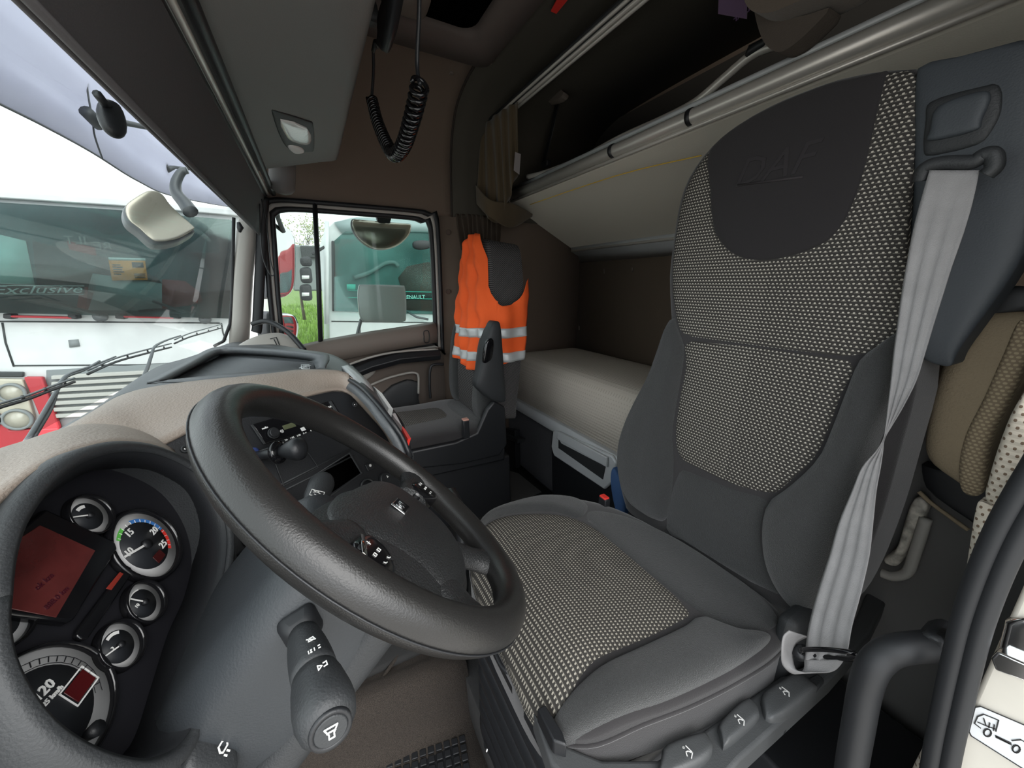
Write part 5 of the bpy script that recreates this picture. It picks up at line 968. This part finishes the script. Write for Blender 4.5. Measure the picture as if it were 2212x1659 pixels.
lowe = [P(-60, 195, y=.74)+V((-.75, -.08, -.01)), P(-60, 195, y=.74)+V((-.35, -.02, 0)), P(-60, 195, y=.74), P(0, 225, y=.74), P(100, 275, y=.74), P(200, 330, y=.725), P(300, 392, y=.70), P(380, 425, y=.68), P(500, 448, y=.62)]
rows = [[q+V((0, -.03*k, .11*k)) for q in rs(cr(lowe, 6), 30)] for k in range(4)]
grid(rows, 'tinted_sheet', m_vis, ov, solid=.004)
MB().tube(cr(lowe, 6), .004, 8).ob('edge_trim', m_slate, ov)
for (u, v), k in (((185, 240), 1.0), ((352, 355), .75)):
    g = P(u, v, y=.66); MB().tube([g, g+V((.05, -.01, -.02))*k, g+V((.10, -.05, .01))*k, g+V((.2, -.12, .03))*k], [.022*k, .026*k, .012*k, .010*k], 10).ob('bracket', m_slate, ov)
MB().tube(cr([P(u, v, y=.67) for u, v in ((187, 180), (192, 215), (200, 260), (205, 295), (222, 345))], 5), .003, 6).ob('cable', m_slate, ov)
cm = thing('windscreen_sensor', 'small oval black mirror pod hanging at the top of the windscreen', 'sensor', P(240, 250, y=.30))
MB().tube([P(238, 218, y=.28), P(241, 230, y=.28), P(242, 258, y=.28), P(242, 280, y=.28), P(242, 293, y=.28)], [(.010, .01), (.018, .014), (.025, .016), (.02, .014), (.008, .006)], 16, flat=(1, -.5, 0)).ob('pod', m_blk, cm, sub=1)
MB().tube([P(210, 203, y=.28), P(225, 222, y=.28), P(240, 232, y=.28)], .007, 8).ob('arm', m_blk, cm)
# front mirror on its arm
m_mir = mat('mirror glass', (.62, .62, .6), .03, 1); m_mir2 = mat('dusty glass with beige reflection', (.36, .34, .28), .18, .6); m_mh = mat('mirror housing', (.09, .10, .105), .4)  # second glass has the beige of its reflection put into the colour
fm_ = thing('front_mirror', 'large front mirror on a bent arm hanging outside the windscreen', 'mirror', P(345, 465, x=2.05))
mfr = Fr(P(345, 468, x=2.0), V((.45, -.9, .0)), V((.35, .0, .9))); mfr = Fr(mfr.o, mfr.x, mfr.n.cross(mfr.x))
mo_ = [(267, 450), (275, 435), (310, 412), (330, 408), (352, 418), (372, 445), (423, 492), (418, 500), (385, 518), (345, 524), (325, 518), (300, 495), (275, 475)]
pillow('housing', [mfr.l(*q) for q in mo_], mfr.sh(-.03), m_mh, fm_, puff=.03, thick=.04, smoothn=3)
pillow('mirror_glass', [(mfr.l((u-345)*.95+345, (v-466)*.94+466)) for u, v in mo_], mfr, m_mir2, fm_, puff=.003, thick=.003, smoothn=3)
MB().tube(cr([P(405, 368, x=2.15), P(392, 372, x=2.15), P(380, 395, x=2.13), P(382, 418, x=2.11), P(400, 440, x=2.08), P(412, 458, x=2.05)], 5), [(.013+.0006*i, .012+.0005*i) for i in range(26)], 12).ob('arm', m_mh, fm_)
# wipers
def wiper(name, lab, blade, arm, y=.66):
    t = thing(name, lab, 'wiper', P(*arm[0], y=y))
    MB().tube(cr([P(u, v, y=y) for u, v in arm], 5), [.007-.00015*i for i in range((len(arm)-1)*5+1)], 10).ob('arm', m_mh, t)
    MB().tube(cr([P(u, v, y=y-.03) for u, v in blade], 6), .004, 8).ob('rubber_blade', m_rub, t)
    MB().tube(cr([P(u, v-8, y=y-.03) for u, v in blade], 6), .003, 8).ob('spine', m_mh, t)
    bl = rs(cr([P(u, v, y=y-.03) for u, v in blade], 6), 9)
    for i in (1, 3, 5, 7): MB().tube([bl[i], bl[i]+V((0, 0, .012))], .003, 8).ob('claw', m_rub, t)
    return t
wiper('windscreen_wiper', 'black wiper resting low on the windscreen, nearest the driver', [(-40, 895), (0, 880), (60, 862), (110, 843), (160, 825)], [(45, 985), (80, 930), (110, 880), (135, 820), (180, 800), (215, 780)])
wiper('windscreen_wiper', 'black middle wiper on the windscreen, above the driver-side one', [(190, 808), (250, 782), (310, 765), (370, 750)], [(30, 990), (60, 950), (90, 900), (125, 840), (145, 810), (200, 790), (250, 770)])
wiper('windscreen_wiper', 'black wiper at the far right of the windscreen by the dash top', [(377, 742), (410, 728), (445, 718), (480, 708)], [(310, 815), (320, 790), (328, 765), (335, 748), (360, 735), (390, 725)], y=.60)
# door mirrors outside the passenger window
sm = thing('side_mirror', 'tall door mirror outside the passenger window reflecting parked red trucks', 'mirror', P(610, 565, x=2.45))
sfm = Fr(P(610, 565, x=2.5), V((.854, -.52, 0)), V((0, 0, 1)))
so2 = [(585, 488), (600, 486), (618, 492), (630, 505), (637, 525), (637, 600), (630, 628), (612, 642), (588, 642), (584, 620)]
pillow('housing', [(sfm.l((u-610)*1.04+610, (v-565)*1.03+565)) for u, v in so2], sfm.sh(-.02), m_mh, sm, puff=.02, thick=.05, smoothn=3)
pillow('mirror_glass', [sfm.l(*q) for q in so2], sfm.sh(.002), m_mir, sm, puff=.006, thick=.003, smoothn=3)
s2 = thing('side_mirror', 'lower wide-angle mirror outside the passenger window', 'mirror', P(615, 700, x=2.45))
so3 = [(585, 680), (600, 677), (632, 680), (642, 695), (643, 715), (636, 740), (620, 748), (590, 740)]
pillow('housing', [(sfm.l((u-614)*1.06+614, (v-712)*1.06+712)) for u, v in so3], sfm.sh(-.02), m_mh, s2, puff=.02, thick=.05, smoothn=3)
pillow('mirror_glass', [sfm.l(*q) for q in so3], sfm.sh(.002), m_mir, s2, puff=.012, thick=.003, smoothn=3)
km = thing('kerb_mirror', 'half-moon kerb mirror hanging above the passenger window', 'mirror', P(825, 500, x=2.4))
kf = Fr(P(825, 505, x=2.42), (0, -1, 0), (.0, 0, 1))
ko = [(761, 478), (770, 474), (800, 481), (825, 484), (860, 483), (885, 484), (888, 492), (882, 510), (860, 530), (830, 539), (800, 534), (775, 515), (763, 495)]
pillow('mirror_glass', [kf.l(*q) for q in ko], kf, m_mir2, km, puff=.03, thick=.004, smoothn=3)
pillow('housing', [(kf.l((u-825)*1.03+825, (v-505)*1.04+504)) for u, v in ko], kf.sh(-.02), m_mh, km, puff=.02, thick=.03, smoothn=3)
MB().prism([P(u, v, x=2.4) for u, v in ((811, 460), (848, 464), (842, 484), (818, 482))], (.04, 0, 0)).ob('bracket', m_blk, km, bevel=.005)
wc = thing('window_mirror', 'small rounded white-backed mirror low outside the passenger window', 'mirror', P(825, 650, x=2.5))
wf2 = Fr(P(825, 650, x=2.5), (0, -1, 0), (0, 0, 1))
pillow('glass', [wf2.l(*q) for q in ((778, 620), (790, 617), (860, 618), (874, 625), (876, 680), (866, 694), (800, 694), (782, 688), (776, 650))], wf2, mat('mirror with painted reflection', (.85, .88, .88), .3, .2), wc, puff=.004, thick=.006, smoothn=3)  # white truck's reflection put into the glass colour
pillow('housing', [wf2.l(*q) for q in ((776, 618), (790, 615), (862, 616), (876, 624), (878, 682), (868, 696), (800, 696), (780, 690), (774, 650))], wf2.sh(-.01), m_wht, wc, puff=.004, thick=.03, smoothn=3)
# ================================================================ TRUCK FACING THE WINDSCREEN
TX = 5.0
m_tg = mat('truck windscreen glass', (.04, .085, .09), .3, spec=.3, var=(1.5, .5)); m_tdk = mat('truck dark interior', (.03, .035, .035), .6); m_tred = mat('truck red', (.42, .03, .04), .45); m_dred = mat('dim red', (.22, .025, .022), .6); m_tgry = mat('truck grey', (.2, .22, .22), .6)
def tk(name, px, m, par, x=TX, d=.06, bevel=.01, off=0, **k): return MB().prism([P(u, v, x=x-off) for u, v in px], (d, 0, 0)).ob(name, m, par, bevel=bevel, **k)
t1 = thing('white_truck', 'white truck facing the windscreen with red and white front panels', 'truck', P(250, 1000, x=TX))
tk('cab_shell', [(-520, 395), (0, 410), (250, 425), (540, 452), (560, 480), (560, 800), (560, 1030), (-600, 1200)], m_wht, t1, d=2.2)
tk('roof_lip', [(-500, 392), (0, 412), (250, 428), (535, 455), (535, 468), (250, 444), (0, 428), (-500, 408)], m_wht, t1, off=.06, d=.08)
tk('windscreen', [(-450, 420), (0, 437), (250, 453), (500, 475), (505, 560), (498, 680), (495, 688), (250, 682), (0, 676), (-450, 668)], m_tg, t1, off=.02, d=.03)
ti = tk('sky_view', [(-60, 505), (0, 507), (55, 520), (75, 615), (-60, 612)], mat('seen-through sky', (.5, .62, .58), .3), t1, off=.03, d=.005, bevel=0)  # bright sky seen through the cab, painted as a pale flat panel
tk('cab_seat', [(145, 520), (205, 535), (215, 600), (190, 670), (165, 672), (175, 600), (155, 560)], m_dred, t1, off=.03, d=.006, bevel=0)
tk('cab_seat', [(350, 603), (400, 607), (430, 630), (440, 655), (350, 668)], m_dred, t1, off=.03, d=.006, bevel=0)
tk('grey_panel', [(195, 585), (350, 612), (350, 672), (185, 670)], m_tgry, t1, off=.03, d=.006, bevel=0)
tk('dark_dash', [(70, 520), (240, 560), (340, 600), (350, 612), (200, 590), (190, 620), (80, 615)], m_tdk, t1, off=.032, d=.005, bevel=0)
TF = Fr((TX-.045, 0, 0), (0, -1, 0), (0, 0, 1))
tk('banner', [(-60, 612), (182, 618), (182, 634), (-60, 633)], m_tdk, t1, off=.035, d=.003, bevel=0)
for v in (617, 635): tk('banner_line', [(-60, v-1), (182, v), (182, v+1.4), (-60, v+.5)], m_white, t1, off=.038, d=.002, bevel=0)
text('Exclusive', .10, TF, TF.l(80, 626), 0, 'lettering', m_white, t1, rot=.01, shear=.4, sx=1.5)
text('ILT', .10, TF, TF.l(163, 520), 0, 'lettering', m_tgry, t1, sx=-1.1); text('RE', .10, TF, TF.l(222, 532), 0, 'lettering', m_tgry, t1, sx=-1.1)
ptx = tag(tk('orange_notice', [(234, 560), (313, 562), (319, 605), (242, 606)], mat('orange paper', (1.0, .30, .04), .7), None, off=.05, d=.003, bevel=0), 'orange price notice behind the windscreen of the facing white truck', 'notice')
tk('paper_edge', [(234, 556), (314, 558), (314, 563), (235, 562)], m_white, ptx, off=.052, d=.002, bevel=0)
tk('logo_field', [(284, 566), (309, 567), (311, 578), (286, 578)], m_tdk, ptx, off=.053, d=.002, bevel=0)
TF2 = Fr((TX-.056, 0, 0), (0, -1, 0), (0, 0, 1))
for i, wd in enumerate((16, 20, 18, 22, 14)):
    p0, p1 = TF2.l(243+i, 572+i*5), TF2.l(243+i+wd, 572.5+i*5); strokes([[p0, p1]], TF2, .010, 0, 'text_line', m_tdk, ptx)
for i in range(3):
    p0, p1 = TF2.l(290+i, 592+i*4), TF2.l(313, 592+i*4); strokes([[p0, p1]], TF2, .009, 0, 'text_line', m_tdk, ptx)
for x0, x1 in ((5, 165), (248, 385)):
    h = tk('grab_bar', [(x0+8, 681), (x1-8, 684), (x1-8, 689), (x0+8, 686)], m_tred, t1, off=.09, d=.04)
    for x in (x0, x1-20): tk('bar_mount', [(x, 677), (x+20, 678), (x+22, 690), (x, 688)], m_blk, t1, off=.09, d=.09)
for a in (((20, 640), (120, 655), (215, 680)), ((330, 650), (380, 668), (440, 686))):
    MB().tube([P(u, v, x=TX-.1) for u, v in a], .014, 8).ob('wiper', m_mh, t1)
    disc(Fr(P(a[2][0]+4, a[2][1]+3, x=TX-.06), (0, -1, 0), (0, 0, 1)), (0, 0), .05, 0, .04, 'wiper_pivot', m_mh, t1, seg=16)
MB().tube(cr([P(u, v, x=TX-.1) for u, v in ((300, 672), (340, 669), (380, 672))], 4), .012, 6).ob('wiper_blade', m_rub, t1)
for ln in (((-60, 694), (250, 696), (475, 698)), ((5, 697), (12, 740), (30, 792)), ((30, 790), (300, 788), (480, 780)), ((478, 698), (482, 720), (488, 735))):
    MB().tube([P(u, v, x=TX-.002) for u, v in ln], .007, 6).ob('panel_gap', m_tdk, t1)
for i in range(7):
    v = 812+i*14; tk('grille_slat', [(110, v), (520, v-22), (520, v-15), (110, v+8)], mat('slat %d' % i, (.42, .42, .39), .5), t1, off=.05, d=.05, bevel=.005)
tk('grille_back', [(100, 800), (530, 775), (530, 1010), (100, 1010)], m_tgry, t1, off=.012, d=.02, bevel=0)
tk('bumper_band', [(-60, 803), (50, 804), (50, 815), (-60, 814)], m_tdk, t1, off=.03, d=.03)
tk('number_label', [(147, 735), (168, 733), (172, 748), (150, 751)], m_tgry, t1, off=.01, d=.01, bevel=0)
tk('lamp_cluster', [(-60, 818), (48, 820), (72, 900), (66, 925), (-60, 925)], mat('lamp surround', (.5, .47, .38), .4), t1, off=.05, d=.05)
for u, v, r in ((28, 848, .09), (40, 905, .10), (-30, 850, .09), (-30, 905, .1)):
    f_ = Fr(P(u, v, x=TX-.055), (0, -1, 0), (0, 0, 1)); g = ring(f_, (0, 0), [(r*.8, 0), (r, .0), (r, .03), (r*.8, .03)], 'headlamp', m_tgry, t1, seg=24); disc(f_, (0, 0), r*.8, 0, .02, 'lamp_lens', mat('headlamp lens', (.42, .40, .33), .2, coat=.5), g, seg=20)
tk('red_panel', [(50, 815), (90, 815), (128, 925), (90, 950), (85, 900)], m_tred, t1, off=.06, d=.05)
tk('red_bumper', [(-60, 890), (0, 895), (20, 930), (126, 925), (130, 960), (100, 985), (-60, 1010)], m_tred, t1, off=.07, d=.06)
# ================================================================ TRUCK SEEN THROUGH THE PASSENGER WINDOW
RX = 6.0
t2 = thing('white_truck', 'white truck parked outside the passenger window with green lettering band', 'truck', P(850, 900, x=RX))
def t2k(name, px, m, off=0, d=.06, bevel=.01, par=None): return tk(name, px, m, par or t2, x=RX, d=d, off=off, bevel=bevel)
t2k('cab_shell', [(700, 500), (720, 480), (760, 468), (1200, 440), (1200, 1000), (712, 1000), (712, 720)], m_wht, d=2.3)
t2k('windscreen', [(722, 520), (745, 500), (1150, 500), (1150, 684), (880, 678), (722, 672)], mat('truck glass teal', (.12, .175, .17), .35, spec=.2, var=(1.2, .4)), off=.02, d=.03)
t2k('dark_interior', [(860, 600), (880, 575), (925, 566), (945, 570), (945, 672), (870, 670), (868, 625)], mat('dim red brown', (.10, .06, .055), .5), off=.03, d=.006, bevel=0)
t2k('roof_shape', [(722, 480), (770, 470), (1000, 480), (1000, 505), (850, 500), (740, 505)], mat('teal grey', (.3, .38, .38), .4), off=.04, d=.02, bevel=0)
t2k('pillar', [(716, 520), (722, 520), (726, 672), (718, 672)], m_tdk, off=.04, d=.03)
t2k('band', [(875, 634), (1150, 636), (1150, 650), (876, 648)], m_tdk, off=.035, d=.004, bevel=0)
m_teal = mat('teal print', (.1, .55, .45), .6)
for v in (635, 650): t2k('band_line', [(752, v-8), (1150, v-1), (1150, v+.5), (752, v-6.5)], m_teal, off=.042, d=.002, bevel=0)
RF = Fr((RX-.045, 0, 0), (0, -1, 0), (0, 0, 1)); text('RENAULT', .078, RF, RF.l(895, 642), 0, 'lettering', mat('pale teal', (.7, .95, .88), .6), t2, bold=.001)
t2k('badge', [(749, 614), (768, 614), (768, 626), (749, 626)], m_teal, off=.042, d=.002, bevel=0)
MB().tube(cr([P(u, v, x=RX-.05) for u, v in ((765, 600), (800, 588), (830, 570), (850, 567), (860, 575))], 4), .03, 6).ob('dash_fold', m_tgry, t2)
for a in (((875, 670), (900, 685), (925, 690)),): MB().tube([P(u, v, x=RX-.1) for u, v in a], .018, 8).ob('wiper', m_mh, t2)
for ln in (((716, 694), (1150, 700)), ((778, 697), (778, 760))): MB().tube([P(u, v, x=RX-.002) for u, v in ln], .008, 6).ob('panel_gap', m_tdk, t2)
for v0, v1 in ((555, 575), (578, 612), (615, 650)):
    tk('mirror_pod', [(646, v0), (672, v0-2), (676, v1), (650, v1)], m_blkg, t2, x=RX-.4, d=.15, bevel=.04)
for v in (595, 632): tk('mirror_badge', [(652, v), (668, v), (668, v+7), (652, v+8)], m_white, t2, x=RX-.43, d=.03, bevel=0)
tk('mirror_arm', [(672, 545), (700, 530), (702, 536), (676, 552)], m_blkg, t2, x=RX-.3, d=.1)
pillow('wide_mirror', [RF.l(*q) for q in ((886, 525), (900, 522), (922, 524), (924, 536), (905, 542), (888, 538))], RF.sh(.2), m_blkg, t2, puff=.05, thick=.05, smoothn=3, R=8, Cn=8)
MB().tube([P(706, 478, x=RX-.1), P(706, 700, x=RX-.1)], .03, 8).ob('hand_rail', m_wht, t2)
tk('outer_glass', [(-450, 420), (0, 437), (250, 453), (500, 475), (505, 560), (498, 680), (495, 688), (250, 682), (0, 676), (-450, 668)], glass('facing glass', (.62, .74, .73), .10, .03), t1, off=.12, d=.003, bevel=0)
t2k('outer_glass', [(722, 520), (745, 500), (1150, 500), (1150, 684), (880, 678), (722, 672)], glass('facing glass 2', (.75, .88, .86), .015, 0), off=.14, d=.003, bevel=0)
# distant red trucks, small grey truck, tree, grass
tr_l = ['red truck nearest in the row reflected in the tall door mirror', 'second red truck in the row reflected in the tall door mirror', 'third red truck in the row reflected in the tall door mirror', 'farthest red truck in the row reflected in the tall door mirror']
for i in range(4):
    x, y0 = 5.6+.25*i, -6.2-3.1*i; o = thing('red_truck', tr_l[i], 'truck', (x, y0, -1.3), 'red trucks in the far row')
    MB().box((x+1, y0, .55), (2.0, 2.3, 2.9)).ob('cab', m_tred, o, bevel=.12); MB().box((x-.02, y0, 1.0), (.08, 2.0, .9)).ob('windscreen', m_tg, o, bevel=.02); MB().box((x-.03, y0, -.85), (.2, 2.3, .5)).ob('bumper', m_tgry, o, bevel=.04)
    for k in range(4): MB().box((x-.02, y0, .35-.16*k), (.06, 1.5, .07)).ob('grille_bar', m_blkg, o)
    for q in (-.85, .85): MB().box((x-.02, y0+q, -.35), (.08, .35, .25)).ob('headlamp', m_lens, o, bevel=.02); MB().tube([(x+.6, y0+q*1.15, -1.3+.5), (x+.6, y0+q*1.35, -.8)], .5, 20).ob('wheel', m_rub, o)
gs = MB(); random.seed(2)
gz = -.6
gb = struct(MB().add([V((6.5, .9, -1.0)), V((6.5, -1.2, -1.0)), V((60, -12, .6)), V((60, 16, .6))], [(0, 1, 2, 3)]).ob('ground_bank', mat('grass soil', (.16, .24, .06), .95, bump=(30, .5), var=(8, .3)), smooth=False))
for i in range(9000):
    t = random.random()**1.6; x = 6.6+t*24; k = (x-6.5)/53.5; y = (.9+15.1*k) - random.random()*(2.1+25.9*k)*.7; z = -1.0+1.6*k; h = .12+.22*random.random(); a = random.random()*6.28; d = V((cos(a), sin(a), 0))*.012*(1+t*3)
    q = V((x, y, z)); tip = q+V((random.uniform(-.08, .08), random.uniform(-.08, .08), h)); gs.add([q-d, q+d, tip], [(0, 1, 2)])
tag(gs.ob('grass', mat('grass blades', (.22, .34, .08), .8, var=(3, .4)), None, smooth=False), 'green grass verge beyond the passenger window', 'grass', kind='stuff')
tre = thing('bare_tree', 'thin budding tree behind the grass seen through the quarter window', 'tree', P(652, 640, x=14))
tp = P(652, 650, x=14)-V((0, 0, .6)); tw = MB(); lf_ = MB()
def branch(p, d, l, r, n):
    e = p+d*l; tw.tube([p, p.lerp(e, .5)+V((random.uniform(-.05, .05), random.uniform(-.05, .05), 0))*l, e], [r, r*.85, r*.6], 5)
    if n == 0:
        for _ in range(5): q = e+V([random.uniform(-.18, .18) for _ in range(3)]); s_ = .05; lf_.add([q, q+V((0, s_, s_*.3)), q+V((0, .3*s_, s_))], [(0, 1, 2)])
        return
    for _ in range(3): branch(e, (d+V([random.uniform(-.6, .6) for _ in range(3)])).normalized(), l*.72, r*.55, n-1)
branch(tp, V((0, 0, 1)), 1.1, .05, 4); tw.ob('trunk', mat('bark', (.2, .17, .14), .9), tre); tag(lf_.ob('leaves', mat('buds', (.35, .38, .2), .8), tre, smooth=False), kind='stuff')
gt = thing('grey_truck', 'distant grey truck cab beside the window bar', 'truck', P(665, 560, x=12))
MB().box(P(672, 580, x=12)+V((1, -.3, 0)), (2, 1.6, 1.2)).ob('cab', m_tgry, gt, bevel=.05); MB().box(P(668, 545, x=12)+V((0, -.1, 0)), (.3, .6, .3)).ob('roof_lamp', m_tdk, gt, bevel=.03)
MB().tube([P(612, 500, x=2.53), P(600, 470, x=2.45), P(596, 448, x=2.33)], .012, 8).ob('arm', m_mh, sm)
MB().tube([P(615, 745, x=2.53), P(600, 700, x=2.56), P(600, 690, x=2.34)], .012, 8).ob('arm', m_mh, s2)
MB().tube([P(830, 465, x=2.42), P(832, 445, x=2.33), P(832, 440, x=2.30)], .015, 8).ob('arm', m_mh, km)
MB().tube([P(780, 690, x=2.53), P(770, 730, x=2.45), P(765, 745, x=2.29)], .010, 8).ob('arm', m_mh, wc)
lf1 = MB().tube(cr([P(u, v, x=3.2) for u, v in ((592, 458), (600, 452), (640, 446), (650, 447))], 4), .02, 6)
